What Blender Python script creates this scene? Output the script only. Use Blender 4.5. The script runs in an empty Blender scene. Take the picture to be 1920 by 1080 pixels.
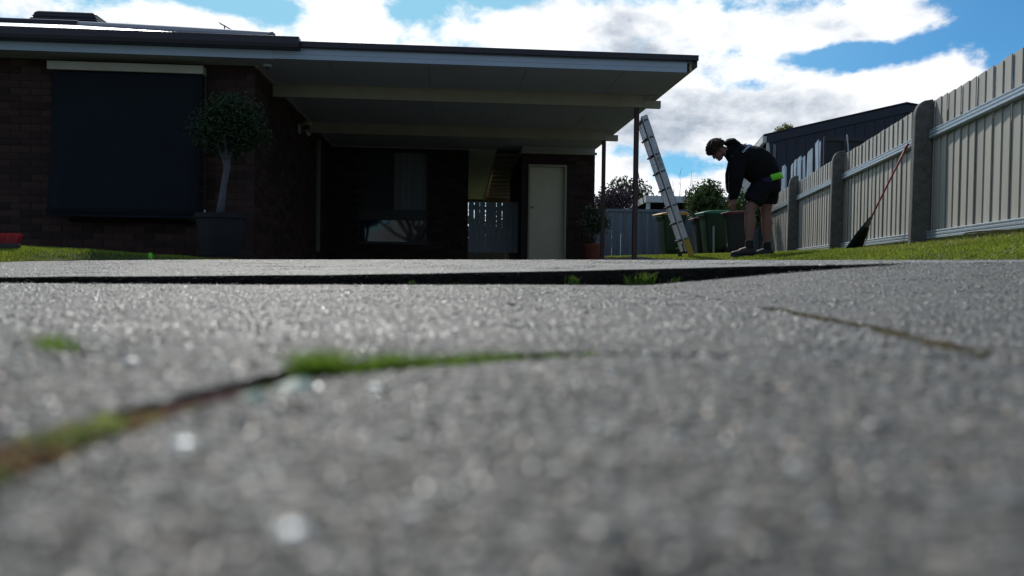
import bpy, bmesh, math, random
import numpy as np
from mathutils import Vector, Matrix
from mathutils.geometry import delaunay_2d_cdt

sc = bpy.context.scene
col = sc.collection
R = math.radians

# ------------------------------------------------------------------ camera
FPX, PITCH, ROLL = 1480.0, 0.0243, 0.0135
Fv = Vector((0, math.cos(PITCH), -math.sin(PITCH)))
R0 = Vector((1, 0, 0)); U0 = R0.cross(Fv)
Rv = R0 * math.cos(ROLL) + U0 * math.sin(ROLL)
Uv = -R0 * math.sin(ROLL) + U0 * math.cos(ROLL)
cam_d = bpy.data.cameras.new('camera'); cam = bpy.data.objects.new('camera', cam_d); col.objects.link(cam)
cam.matrix_world = Matrix(((Rv.x, Uv.x, -Fv.x, 0), (Rv.y, Uv.y, -Fv.y, 0), (Rv.z, Uv.z, -Fv.z, 0), (0, 0, 0, 1)))
cam_d.sensor_width = 36; cam_d.lens = 36 * FPX / 1920
cam_d.clip_start = 0.01; cam_d.clip_end = 2000
cam_d.dof.use_dof = True; cam_d.dof.focus_distance = 11.0; cam_d.dof.aperture_fstop = 4.5
sc.camera = cam

# ------------------------------------------------------------------ sun, exposure
SUN_EL, SUN_AZ = R(43), R(-15)          # azimuth from +Y (straight ahead), positive to the right
S = Vector((math.sin(SUN_AZ) * math.cos(SUN_EL), math.cos(SUN_AZ) * math.cos(SUN_EL), math.sin(SUN_EL)))
sd = bpy.data.lights.new('sun', 'SUN'); sd.energy = 5.0; sd.angle = R(0.53); sd.color = (1.0, 0.95, 0.88)
so = bpy.data.objects.new('sun', sd); col.objects.link(so)
so.rotation_euler = S.to_track_quat('Z', 'Y').to_euler(); so.location = (-5, 20, 30)
vs = sc.view_settings
sc.display_settings.display_device = 'sRGB'
vs.view_transform = 'Standard'; vs.look = 'None'; vs.exposure = -0.55; vs.gamma = 1.0; vs.use_curve_mapping = False
sc.cycles.use_denoising = True
sc.cycles.max_bounces = 8
sc.cycles.sample_clamp_indirect = 6

# ------------------------------------------------------------------ world: sky and clouds
def at(px, py, Y):
    """point at depth Y seen at a pixel of the 1920x1080 photograph"""
    d = Fv * FPX + Rv * (px - 960) - Uv * (py - 540)
    return d * (Y / d.y)
def dirp(px, py): return at(px, py, 1).normalized()

w = bpy.data.worlds.new('World'); sc.world = w; w.use_nodes = True
nt = w.node_tree; nt.nodes.clear()
def N(t, **k):
    n = nt.nodes.new(t)
    for a, b in k.items(): setattr(n, a, b)
    return n
def L(a, b): nt.links.new(a, b)
def M(op, a, b=None, c=None, clamp=False):
    n = N('ShaderNodeMath', operation=op, use_clamp=clamp)
    for i, v in enumerate((a, b, c)):
        if v is None: continue
        if isinstance(v, (int, float)): n.inputs[i].default_value = v
        else: L(v, n.inputs[i])
    return n.outputs[0]
SKY = 0.085
sky = N('ShaderNodeTexSky', sky_type='NISHITA', sun_disc=False, sun_elevation=SUN_EL, sun_rotation=SUN_AZ)
sky.air_density = 1.0; sky.dust_density = 0.6; sky.ozone_density = 3.0
tc = N('ShaderNodeTexCoord'); D = tc.outputs['Generated']
def blob(px, py, rx, ry):
    c = dirp(px, py)
    s = N('ShaderNodeVectorMath', operation='SUBTRACT'); L(D, s.inputs[0]); s.inputs[1].default_value = c
    m = N('ShaderNodeVectorMath', operation='MULTIPLY'); L(s.outputs[0], m.inputs[0])
    m.inputs[1].default_value = (FPX / rx, 1.0, FPX / ry)
    l = N('ShaderNodeVectorMath', operation='DOT_PRODUCT'); L(m.outputs[0], l.inputs[0]); L(m.outputs[0], l.inputs[1])
    return M('EXPONENT', M('MULTIPLY', l.outputs['Value'], -1.0))
def noise(scale, detail, rough, sx=1, sz=1, off=(0, 0, 0), dist=0.0):
    mp = N('ShaderNodeMapping'); L(D, mp.inputs['Vector'])
    mp.inputs['Scale'].default_value = (sx, 1, sz); mp.inputs['Location'].default_value = off
    n = N('ShaderNodeTexNoise'); L(mp.outputs[0], n.inputs['Vector'])
    n.inputs['Scale'].default_value = scale; n.inputs['Detail'].default_value = detail
    n.inputs['Roughness'].default_value = rough; n.inputs['Distortion'].default_value = dist
    return n.outputs['Fac']
def total(items):
    t = None
    for a, k in items:
        v = M('MULTIPLY', a, k); t = v if t is None else M('ADD', t, v)
    return t
n1 = noise(5.0, 14, 0.62, 1, 2.0, (0.3, 0.1, 0.7), 0.25)
n2 = noise(16.0, 10, 0.60, 1, 1.5, (1.3, 0.4, 2.2), 0.15)
n3 = noise(42.0, 8, 0.62, 1, 1.3, (2.1, 3.4, 0.2), 0.1)
dens = M('ADD', M('ADD', M('MULTIPLY', M('SUBTRACT', n1, 0.5), 2.0), M('MULTIPLY', M('SUBTRACT', n2, 0.5), 1.5)), M('MULTIPLY', M('SUBTRACT', n3, 0.5), .55))
gaps = total([(blob(495, 14, 105, 26), -0.62), (blob(330, -8, 110, 14), -0.45), (blob(225, 20, 60, 22), -0.4), (blob(790, 10, 85, 32), -0.55), (blob(925, -8, 90, 22), -0.5),
              (blob(1590, 106, 95, 20), -0.75), (blob(1860, 35, 100, 60), -0.85), (blob(1905, 130, 60, 60), -0.6), (blob(1410, 162, 42, 16), -0.55),
              (blob(1160, 285, 55, 20), -0.6), (blob(1275, 312, 70, 20), -0.65), (blob(1140, 330, 40, 30), -0.35), (blob(1385, 15, 40, 14), -0.25)])
puffs = total([(blob(640, 45, 75, 45), 0.75), (blob(310, 40, 120, 20), .6), (blob(1000, 60, 240, 60), 0.5), (blob(1350, 230, 260, 60), 0.6), (blob(1780, 135, 100, 42), 0.8), (blob(1600, 42, 150, 24), 0.7), (blob(1700, 52, 80, 20), .6), (blob(1190, 318, 60, 16), .6), (blob(1290, 350, 90, 16), .5),
               (blob(1600, 190, 160, 40), 0.5), (blob(90, 10, 90, 20), 0.3), (blob(1400, 330, 60, 30), 0.5)])
dens = M('ADD', M('ADD', dens, gaps), M('ADD', puffs, 0.16))
sz_ = N('ShaderNodeSeparateXYZ'); L(D, sz_.inputs[0])
hi = N('ShaderNodeMapRange', interpolation_type='SMOOTHSTEP'); L(sz_.outputs[2], hi.inputs['Value']); hi.inputs['From Min'].default_value = .33; hi.inputs['From Max'].default_value = .8
dens = M('SUBTRACT', dens, M('MULTIPLY', hi.outputs[0], .28))
mask = N('ShaderNodeMapRange', interpolation_type='SMOOTHSTEP'); L(dens, mask.inputs['Value'])
mask.inputs['From Min'].default_value = -0.10; mask.inputs['From Max'].default_value = 0.42
# grey undersides: thicker cloud and the lower side of each bank
g1 = noise(6.5, 8, 0.55, 1, 2.4, (4.3, 0.9, 0.2), 0.2)
g2 = noise(20.0, 8, 0.6, 1, 1.6, (0.3, 5.9, 1.2), 0.2)
greyv = M('ADD', M('ADD', M('MULTIPLY', M('SUBTRACT', g1, 0.50), 3.6), M('MULTIPLY', M('SUBTRACT', g2, 0.5), 2.2)),
          total([(blob(1290, 190, 180, 55), .7), (blob(1180, 95, 110, 40), 0.6), (blob(1420, 240, 130, 45), 0.45), (blob(1200, 235, 90, 35), 0.5), (blob(640, 70, 260, 50), -1.2), (blob(950, 45, 120, 30), -0.6), (blob(1650, 130, 200, 50), -0.8), (blob(1400, 60, 120, 30), -0.25)]))
grey = N('ShaderNodeMapRange', interpolation_type='SMOOTHSTEP'); L(greyv, grey.inputs['Value'])
grey.inputs['From Min'].default_value = -0.30; grey.inputs['From Max'].default_value = 1.6
cc = N('ShaderNodeMix', data_type='RGBA'); L(grey.outputs[0], cc.inputs['Factor'])
cc.inputs['A'].default_value = (1.62, 1.65, 1.70, 1); cc.inputs['B'].default_value = (0.47, 0.58, 0.73, 1)
# forward scattering near the sun; clouds dimmed behind camera to darken house front
dt = N('ShaderNodeVectorMath', operation='DOT_PRODUCT'); L(D, dt.inputs[0]); dt.inputs[1].default_value = S
fs = N('ShaderNodeMapRange'); L(dt.outputs['Value'], fs.inputs['Value'])
fs.inputs['From Min'].default_value = -0.6; fs.inputs['From Max'].default_value = 0.75
fs.inputs['To Min'].default_value = 0.36; fs.inputs['To Max'].default_value = 1.0
cl = N('ShaderNodeVectorMath', operation='SCALE'); L(cc.outputs['Result'], cl.inputs[0]); L(M('DIVIDE', fs.outputs[0], SKY), cl.inputs['Scale'])
skyc = N('ShaderNodeMix', data_type='RGBA', blend_type='MULTIPLY'); skyc.inputs['Factor'].default_value = 1
L(sky.outputs[0], skyc.inputs['A']); skyc.inputs['B'].default_value = (0.60, 1.32, 1.72, 1)
glow = N('ShaderNodeMapRange', interpolation_type='SMOOTHSTEP'); L(dt.outputs['Value'], glow.inputs['Value']); glow.inputs['From Min'].default_value = .66; glow.inputs['From Max'].default_value = .92; glow.inputs['To Max'].default_value = .75
pale = N('ShaderNodeMix', data_type='RGBA'); L(glow.outputs[0], pale.inputs['Factor']); L(skyc.outputs['Result'], pale.inputs['A']); pale.inputs['B'].default_value = (.52 / SKY, 1.02 / SKY, 1.24 / SKY, 1); skyc = pale
mx = N('ShaderNodeMix', data_type='RGBA'); L(mask.outputs[0], mx.inputs['Factor']); L(skyc.outputs['Result'], mx.inputs['A']); L(cl.outputs[0], mx.inputs['B'])
bg = N('ShaderNodeBackground'); bg.inputs['Strength'].default_value = SKY; L(mx.outputs['Result'], bg.inputs['Color'])
wo = N('ShaderNodeOutputWorld'); L(bg.outputs[0], wo.inputs['Surface'])

# ------------------------------------------------------------------ materials
def mat(name, c, rough=0.6, metal=0.0, var=0.0, scale=8.0, c2=None, bump=0.0, bscale=60.0, island=0.0, spec=0.5, fine=0.0, stretch=None, trans=0.0):
    m = bpy.data.materials.new(name); m.use_nodes = True
    t = m.node_tree; b = t.nodes['Principled BSDF']
    def n(ty, **k):
        x = t.nodes.new(ty)
        for a, v in k.items(): setattr(x, a, v)
        return x
    b.inputs['Roughness'].default_value = rough; b.inputs['Metallic'].default_value = metal
    b.inputs['Specular IOR Level'].default_value = spec
    tcn = n('ShaderNodeTexCoord'); vec = tcn.outputs['Object']
    if stretch:
        mp = n('ShaderNodeMapping'); t.links.new(vec, mp.inputs[0]); mp.inputs['Scale'].default_value = stretch; vec = mp.outputs[0]
    c = tuple(c) + (1,)
    last = None
    rgb = n('ShaderNodeRGB'); rgb.outputs[0].default_value = c; last = rgb.outputs[0]
    if var > 0 or c2:
        no = n('ShaderNodeTexNoise'); t.links.new(vec, no.inputs['Vector']); no.inputs['Scale'].default_value = scale; no.inputs['Detail'].default_value = 8; no.inputs['Roughness'].default_value = .65
        mr = n('ShaderNodeMapRange'); t.links.new(no.outputs['Fac'], mr.inputs['Value']); mr.inputs['From Min'].default_value = .3; mr.inputs['From Max'].default_value = .7
        mi = n('ShaderNodeMix', data_type='RGBA'); t.links.new(mr.outputs[0], mi.inputs['Factor'])
        cb = tuple(c2) + (1,) if c2 else tuple(x * (1 - var) for x in c[:3]) + (1,)
        t.links.new(last, mi.inputs['A']); mi.inputs['B'].default_value = cb; last = mi.outputs['Result']
    if fine > 0:
        no = n('ShaderNodeTexNoise'); t.links.new(vec, no.inputs['Vector']); no.inputs['Scale'].default_value = bscale; no.inputs['Detail'].default_value = 6; no.inputs['Roughness'].default_value = .7
        mr = n('ShaderNodeMapRange'); t.links.new(no.outputs['Fac'], mr.inputs['Value']); mr.inputs['From Min'].default_value = .3; mr.inputs['From Max'].default_value = .7
        mr.inputs['To Min'].default_value = 1 - fine; mr.inputs['To Max'].default_value = 1 + fine
        sc_ = n('ShaderNodeVectorMath', operation='SCALE'); t.links.new(last, sc_.inputs[0]); t.links.new(mr.outputs[0], sc_.inputs['Scale']); last = sc_.outputs[0]
    if island > 0:
        ge = n('ShaderNodeNewGeometry'); oi = n('ShaderNodeObjectInfo')
        ad = n('ShaderNodeMath', operation='ADD'); t.links.new(ge.outputs['Random Per Island'], ad.inputs[0]); t.links.new(oi.outputs['Random'], ad.inputs[1])
        fr = n('ShaderNodeMath', operation='FRACT'); t.links.new(ad.outputs[0], fr.inputs[0])
        mr = n('ShaderNodeMapRange'); t.links.new(fr.outputs[0], mr.inputs['Value']); mr.inputs['To Min'].default_value = 1 - island; mr.inputs['To Max'].default_value = 1 + island
        sc_ = n('ShaderNodeVectorMath', operation='SCALE'); t.links.new(last, sc_.inputs[0]); t.links.new(mr.outputs[0], sc_.inputs['Scale']); last = sc_.outputs[0]
    t.links.new(last, b.inputs['Base Color'])
    if bump > 0:
        no = n('ShaderNodeTexNoise'); t.links.new(vec, no.inputs['Vector']); no.inputs['Scale'].default_value = bscale; no.inputs['Detail'].default_value = 6
        bu = n('ShaderNodeBump'); bu.inputs['Strength'].default_value = 1.0; bu.inputs['Distance'].default_value = bump
        t.links.new(no.outputs['Fac'], bu.inputs['Height']); t.links.new(bu.outputs[0], b.inputs['Normal'])
    if trans > 0:   # thin leaves let light through
        tr = n('ShaderNodeBsdfTranslucent'); t.links.new(last, tr.inputs['Color'])
        ms = n('ShaderNodeMixShader'); ms.inputs[0].default_value = trans
        t.links.new(b.outputs[0], ms.inputs[1]); t.links.new(tr.outputs[0], ms.inputs[2])
        t.links.new(ms.outputs[0], t.nodes['Material Output'].inputs['Surface'])
    return m
def concrete(name, base, dark, light, rough, k=1.0):
    m = bpy.data.materials.new(name); m.use_nodes = True; t = m.node_tree; b = t.nodes['Principled BSDF']
    def n(ty, **kw):
        x = t.nodes.new(ty)
        for a, v in kw.items(): setattr(x, a, v)
        return x
    tcn = n('ShaderNodeTexCoord')
    def no(scale, det=5):
        x = n('ShaderNodeTexNoise'); t.links.new(tcn.outputs['Object'], x.inputs['Vector']); x.inputs['Scale'].default_value = scale; x.inputs['Detail'].default_value = det; x.inputs['Roughness'].default_value = .65; return x.outputs['Fac']
    def ramp(v, a, b_, c, d):
        x = n('ShaderNodeMapRange'); t.links.new(v, x.inputs['Value']); x.inputs['From Min'].default_value = a; x.inputs['From Max'].default_value = b_; x.inputs['To Min'].default_value = c; x.inputs['To Max'].default_value = d; return x.outputs[0]
    def mix(f, a, b_):
        x = n('ShaderNodeMix', data_type='RGBA'); t.links.new(f, x.inputs['Factor'])
        for s_, v in (('A', a), ('B', b_)):
            if isinstance(v, tuple): x.inputs[s_].default_value = v + (1,)
            else: t.links.new(v, x.inputs[s_])
        return x.outputs['Result']
    c = mix(ramp(no(70 * k, 6), .35, .62, 0, 1), base, dark)
    vo = n('ShaderNodeTexVoronoi'); t.links.new(tcn.outputs['Object'], vo.inputs['Vector']); vo.inputs['Scale'].default_value = 190 * k
    sx = n('ShaderNodeSeparateColor'); t.links.new(vo.outputs['Color'], sx.inputs[0])
    c = mix(ramp(sx.outputs[0], .80, .84, 0, .85), c, light)
    c = mix(ramp(sx.outputs[1], .84, .88, 0, .7), c, (dark[0] * .45, dark[1] * .45, dark[2] * .5))
    c = mix(ramp(sx.outputs[2], .90, .93, 0, .7), c, (.20, .15, .11))
    c = mix(ramp(no(5.0, 6), .42, .72, 0, .5), c, dark)
    c = mix(ramp(no(28.0, 5), .50, .72, 0, .65), c, (dark[0] * 1.3, dark[1] * 1.2, dark[2]))
    c = mix(ramp(no(9.0, 4), .52, .70, 0, .35), c, (base[0] * 1.25, base[1] * 1.0, base[2] * .72))
    c = mix(ramp(no(16.0, 6), .5, .8, 0, .5), c, (base[0] * 1.7, base[1] * 1.68, base[2] * 1.6))
    t.links.new(c, b.inputs['Base Color'])
    t.links.new(ramp(sx.outputs[1], 0, 1, rough - .22, rough + .22), b.inputs['Roughness']); b.inputs['Specular IOR Level'].default_value = .42
    ad = n('ShaderNodeMath', operation='MULTIPLY_ADD'); t.links.new(vo.outputs['Distance'], ad.inputs[0]); ad.inputs[1].default_value = -1.2; t.links.new(no(140 * k, 8), ad.inputs[2])
    bu = n('ShaderNodeBump'); bu.inputs['Distance'].default_value = .0045 / k; t.links.new(ad.outputs[0], bu.inputs['Height']); t.links.new(bu.outputs[0], b.inputs['Normal'])
    return m
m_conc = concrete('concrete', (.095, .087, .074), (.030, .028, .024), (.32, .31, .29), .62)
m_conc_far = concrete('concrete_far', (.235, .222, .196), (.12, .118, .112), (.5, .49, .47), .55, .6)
m_edge = mat('shaded_slab_edge', (.030, .026, .022), .95, var=.6, scale=40, bump=.006, bscale=90, spec=.15)  # shade of the backlit slab edges, put into a near-black colour
m_stone = mat('aggregate_stone', (.095, .088, .076), .40, island=.6, spec=.6)
m_quartz = mat('white_stone', (.52, .51, .49), .26, island=.3, spec=.8)
m_bigq = mat('bright_quartz', (.80, .79, .76), .3)
m_pebble = mat('pebble', (.17, .155, .13), .6, island=.5, spec=.3)
m_dpeb = mat('dark_pebble', (.04, .038, .036), .7, island=.5, spec=.3)
m_tan = mat('tan_stone', (.26, .19, .14), .4, island=.35)
m_dirt = mat('dirt', (.07, .05, .035), .95, var=.6, scale=30, bump=.006, bscale=80)
m_ground = mat('ground_soil', (.06, .07, .02), .95, c2=(.04, .06, .014), scale=3, bump=.01, bscale=30)
m_grass = mat('grass', (.29, .34, .035), .55, c2=(.16, .22, .022), scale=1.3, island=.55, trans=.42)
m_grass2 = mat('crack_grass', (.18, .28, .035), .5, island=.45, trans=.45)
m_dry = mat('dry_grass', (.34, .27, .12), .7, island=.4, trans=.3)
m_moss = mat('moss', (.20, .11, .016), .95, c2=(.09, .035, .012), scale=60, bump=.003, bscale=500, island=.5)
m_moss_g = mat('green_moss', (.13, .15, .016), .95, c2=(.045, .06, .010), scale=60, bump=.003, bscale=500, island=.5)
m_mossd = mat('dark_moss', (.11, .065, .020), .95, c2=(.05, .045, .014), scale=60, bump=.003, bscale=500, island=.5)
m_moss_y = mat('yellow_moss', (.20, .24, .02), .95, c2=(.10, .12, .015), scale=60, bump=.003, bscale=500, island=.5)
m_moss_r = mat('red_moss', (.13, .045, .035), .95, c2=(.05, .03, .03), scale=60, bump=.003, bscale=500, island=.5)
m_brick = mat('brick', (.062, .030, .024), .85, c2=(.034, .020, .017), scale=9, island=.35, bump=.002, bscale=140, fine=.25, spec=.25)
m_mortar = mat('mortar', (.055, .048, .044), .95, var=.4, scale=20, bump=.002, bscale=200, spec=.2)
m_soffit = mat('soffit', (.46, .46, .46), .8, var=.12, scale=2.0, spec=.3)
m_cream = mat('cream_paint', (.40, .36, .27), .6, var=.18, scale=5, spec=.4)
m_lining = mat('pale_lining', (.82, .79, .70), .6, var=.1, scale=3)
m_door = mat('door_paint', (.66, .60, .44), .55, var=.10, scale=4, spec=.4)
m_fascia = mat('fascia_paint', (.42, .49, .60), .5, var=.12, scale=4, stretch=(.3, 1, 1))
m_gutter = mat('dark_gutter', (.028, .020, .030), .45, var=.3, scale=6)
m_roof = mat('roof_steel', (.80, .80, .82), .40, metal=.9, var=.2, scale=2)
m_roof_cap = mat('roof_cap', (.20, .19, .24), .45, var=.2, scale=4)
m_blind = mat('blind_fabric', (.010, .014, .020), .8, var=.25, scale=1.5, spec=.2, bump=.0006, bscale=900)
m_black = mat('black_plastic', (.018, .018, .02), .5, var=.2, scale=10)
m_post = mat('brown_steel', (.075, .035, .035), .5, var=.4, scale=12)
m_glass = mat('window_glass', (.012, .014, .018), .04, spec=.9)
m_curtain = mat('pale_curtain', (.20, .21, .22), .7, var=.3, scale=1.0, stretch=(22, 1, .4), spec=.2)
m_frame2 = mat('drab_paint', (.17, .155, .13), .6, var=.2, scale=5)
m_frame = mat('dark_frame', (.03, .027, .025), .5)
m_gate = mat('gate_paint', (.30, .33, .37), .6, var=.3, scale=12, stretch=(1, 1, .3))
m_fence = mat('fence_board', (.43, .405, .36), .6, var=.22, scale=3, island=.09, bump=.0006, bscale=60, stretch=(12, 12, .8), spec=.4)
m_rail = mat('galvanised_rail', (.50, .55, .60), .42, metal=.45, c2=(.36, .40, .45), scale=14, fine=.15, bscale=40)
m_cpost = mat('concrete_post', (.16, .155, .145), .9, c2=(.07, .07, .062), scale=9, bump=.006, bscale=70, fine=.4)
m_bfence = mat('blue_grey_steel', (.17, .21, .26), .5, var=.3, scale=2, stretch=(4, 4, .5))
m_navy = mat('navy_steel', (.022, .024, .045), .5, var=.2, scale=3)
m_white = mat('white_paint', (.62, .63, .63), .6, var=.15, scale=6)
m_galv = mat('galvanised_sheet', (.62, .68, .74), .5, metal=.15, c2=(.45, .50, .56), scale=8)
m_alu = mat('aluminium', (.78, .78, .81), .5, metal=.3, c2=(.50, .50, .53), scale=14, fine=.12)
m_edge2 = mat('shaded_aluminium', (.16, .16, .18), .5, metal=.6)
m_yel = mat('yellow_plastic', (.62, .42, .05), .5, var=.3, scale=20)
m_bin_g = mat('bin_green', (.014, .044, .016), .45, var=.2, scale=6)
m_bin_d = mat('bin_dark', (.016, .020, .018), .5, var=.3, scale=6)
m_lid_y = mat('lid_yellow', (.60, .42, .12), .45, c2=(.55, .22, .06), scale=3)
m_lid_g = mat('lid_green', (.05, .24, .12), .4, var=.2, scale=5)
m_lid_r = mat('lid_red', (.15, .018, .018), .45, var=.3, scale=5)
m_leaf = mat('dark_leaf', (.040, .075, .022), .4, island=.6, trans=.2)
m_leaf2 = mat('mid_leaf', (.07, .11, .025), .5, island=.6, trans=.3)
m_leafp = mat('purple_leaf', (.06, .035, .045), .5, island=.6, trans=.2)
m_leaff = mat('pale_flower_leaf', (.22, .20, .19), .6, island=.5, trans=.2)
m_top = mat('topiary_leaf', (.024, .046, .016), .6, island=.7, trans=.1, spec=.25)
m_bark = mat('bark', (.11, .085, .06), .9, var=.5, scale=15, bump=.006, bscale=30)
m_bark2 = mat('pale_bark', (.11, .105, .12), .85, var=.3, scale=20, bump=.003, bscale=60, stretch=(1, 1, .3))
m_pot = mat('dark_pot', (.008, .009, .012), .7, var=.3, scale=6)
m_terra = mat('terracotta', (.25, .075, .045), .8, var=.3, scale=8)
m_red = mat('red_plastic', (.42, .03, .04), .5, var=.3, scale=15)
m_redh = mat('red_handle', (.40, .03, .045), .4, var=.3, scale=10)
m_rake = mat('dark_green_plastic', (.012, .028, .024), .45, var=.3, scale=10)
m_lime = mat('lime_hi_vis', (.22, .80, .03), .7, var=.08, scale=20)
m_hood = mat('black_cloth', (.010, .010, .011), .92, var=.2, scale=10, bump=.003, bscale=25, spec=.15)
m_short = mat('dark_shorts', (.012, .013, .018), .9, var=.3, scale=10, bump=.003, bscale=22, spec=.15)
m_navyc = mat('navy_cloth', (.015, .018, .06), .9)
m_skin = mat('skin', (.24, .12, .095), .55, var=.15, scale=15)
m_hair = mat('hair', (.040, .022, .016), .7, island=.4)
m_shoe = mat('grey_shoe', (.028, .030, .040), .7, var=.4, scale=20)
m_sock = mat('black_sock', (.015, .015, .017), .9)
m_print = mat('white_print', (.55, .62, .75), .7)
m_print2 = mat('blue_print', (.05, .12, .5), .7)
m_ink = mat('dark_print', (.03, .03, .035), .7)
m_timber = mat('stained_timber', (.20, .12, .06), .7, var=.3, scale=8, stretch=(.4, 3, 3))
m_rope = mat('rope', (.12, .11, .10), .9)

# ------------------------------------------------------------------ helpers
def tag(o, label=None, cat=None, group=None, kind=None):
    if label: o['label'] = label
    if cat: o['category'] = cat
    if group: o['group'] = group
    if kind: o['kind'] = kind
    return o
def empty(name, loc=(0, 0, 0), rz=0.0, label=None, cat=None, group=None):
    o = bpy.data.objects.new(name, None); col.objects.link(o); o.location = loc; o.rotation_euler = (0, 0, rz)
    o.empty_display_size = .2
    return tag(o, label, cat, group)
class MB:
    def __init__(s): s.v = []; s.f = []
    def add(s, vs_, fs_):
        k = len(s.v); s.v += [tuple(v) for v in vs_]; s.f += [tuple(k + i for i in f) for f in fs_]; return s
    def box(s, a, b, m=None):
        (x0, y0, z0), (x1, y1, z1) = a, b
        vs_ = [Vector(p) for p in [(x0, y0, z0), (x1, y0, z0), (x1, y1, z0), (x0, y1, z0), (x0, y0, z1), (x1, y0, z1), (x1, y1, z1), (x0, y1, z1)]]
        if m: vs_ = [m @ v for v in vs_]
        return s.add(vs_, [(0, 3, 2, 1), (4, 5, 6, 7), (0, 1, 5, 4), (1, 2, 6, 5), (2, 3, 7, 6), (3, 0, 4, 7)])
    def cbox(s, c, size, m=None):
        return s.box([c[i] - size[i] / 2 for i in range(3)], [c[i] + size[i] / 2 for i in range(3)], m)
    def prism(s, pts, d, m=None):
        """closed outline pts (3D) extruded by vector d"""
        n = len(pts); d = Vector(d); a = [Vector(p) for p in pts]; b = [p + d for p in a]
        vs_ = a + b
        if m: vs_ = [m @ v for v in vs_]
        return s.add(vs_, [tuple(range(n))[::-1], tuple(range(n, 2 * n))] + [(i, (i + 1) % n, n + (i + 1) % n, n + i) for i in range(n)])
    def tube(s, pts, rad, n=8, cap=True):
        pts = [Vector(p) for p in pts]; rr = rad if isinstance(rad, (list, tuple)) else [rad] * len(pts)
        vs_ = []
        for i, p in enumerate(pts):
            t = (pts[min(i + 1, len(pts) - 1)] - pts[max(i - 1, 0)]).normalized()
            a = t.cross(Vector((0, 0, 1)) if abs(t.z) < .95 else Vector((1, 0, 0))).normalized(); b = t.cross(a)
            for k in range(n):
                an = 2 * math.pi * k / n; vs_.append(p + (a * math.cos(an) + b * math.sin(an)) * rr[i])
        fs_ = [(i * n + k, i * n + (k + 1) % n, (i + 1) * n + (k + 1) % n, (i + 1) * n + k) for i in range(len(pts) - 1) for k in range(n)]
        if cap: fs_ += [tuple(range(n))[::-1], tuple(range((len(pts) - 1) * n, len(pts) * n))]
        return s.add(vs_, fs_)
    def lathe(s, prof, n=24, c=(0, 0, 0)):
        vs_ = []
        for r, z in prof:
            for k in range(n):
                a = 2 * math.pi * k / n; vs_.append((c[0] + r * math.cos(a), c[1] + r * math.sin(a), c[2] + z))
        fs_ = [(i * n + k, i * n + (k + 1) % n, (i + 1) * n + (k + 1) % n, (i + 1) * n + k) for i in range(len(prof) - 1) for k in range(n)]
        fs_ += [tuple(range(n))[::-1], tuple(range((len(prof) - 1) * n, len(prof) * n))]
        return s.add(vs_, fs_)
    def mesh(s, name, m, smooth=False):
        me = bpy.data.meshes.new(name); me.from_pydata(s.v, [], s.f); me.update()
        if m: me.materials.append(m)
        if smooth: me.shade_smooth()
        return me
    def build(s, name, m, parent=None, smooth=False, bevel=0.0, loc=None, rot=None):
        o = bpy.data.objects.new(name, s.mesh(name, m, smooth)); col.objects.link(o)
        if parent: o.parent = parent
        if loc is not None: o.location = loc
        if rot is not None: o.rotation_euler = rot
        if bevel:
            b = o.modifiers.new('bevel', 'BEVEL'); b.width = bevel; b.segments = 2; b.limit_method = 'ANGLE'
        return o
def inst(me, name, parent, loc=(0, 0, 0), rot=(0, 0, 0), scale=None):
    o = bpy.data.objects.new(name, me); col.objects.link(o); o.parent = parent; o.location = loc; o.rotation_euler = rot
    if scale is not None: o.scale = scale
    return o
def children(o): return [c for c in bpy.data.objects if c.parent == o]
def copy_tree(o, parent=None):
    c = o.copy(); col.objects.link(c); c.parent = parent
    for ch in children(o): copy_tree(ch, c)
    return c
def npmesh(name, V, F3, m, parent=None, kind=None, smooth=False):
    me = bpy.data.meshes.new(name); V = np.asarray(V, np.float32); F3 = np.asarray(F3, np.int32); k = F3.shape[1]
    me.vertices.add(len(V)); me.vertices.foreach_set('co', V.ravel())
    me.loops.add(F3.size); me.loops.foreach_set('vertex_index', F3.ravel())
    me.polygons.add(len(F3)); me.polygons.foreach_set('loop_start', np.arange(0, F3.size, k, dtype=np.int32))
    me.polygons.foreach_set('loop_total', np.full(len(F3), k, np.int32)); me.update(calc_edges=True); me.validate()
    if m: me.materials.append(m)
    if smooth: me.shade_smooth()
    o = bpy.data.objects.new(name, me); col.objects.link(o)
    if parent: o.parent = parent
    if kind: o['kind'] = kind
    return o
def sstep(a, b, x): t = np.clip((x - a) / (b - a), 0, 1); return t * t * (3 - 2 * t)
rng = np.random.default_rng(7); random.seed(7)

# ------------------------------------------------------------------ ground heights
def yh(px): return 504.03 + (px - 960) * 0.0135
LIPY = 2.5
def lip_lo(x): return np.interp(x, [-4, -1.62, -.78, 0, .405, .575, .91, 1.25, 3.2], [-.075, -.067, -.061, -.050, -.046, -.030, .004, .0335, .0800])
def lip_hi(x): return np.interp(x, [-4, -1.62, -.78, 0, .405, .91, 1.25, 3.2], [-.085, -.048, -.032, -.010, .004, .024, .033, .079])
def z_near(x, y):
    t = np.clip((y - .35) / (LIPY - .35), 0, 1)
    return -.055 + (lip_lo(x) + .055) * t
def z_tar(x, y):
    px = 960 + FPX * x / y
    top = np.interp(px, [-400, 0, 380, 1110, 1500, 1920], [493, 490, 486.8, 487.2, 488, 488.3])
    return y * (yh(px) - top) / FPX - .0009 * np.maximum(y - 7, 0)
def z_far(x, y):
    t = np.clip((y - LIPY) / 3.7, 0, 1); y6 = np.maximum(y, 6.2)
    return lip_hi(x) * (1 - t) + z_tar(x, y6) * t
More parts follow.
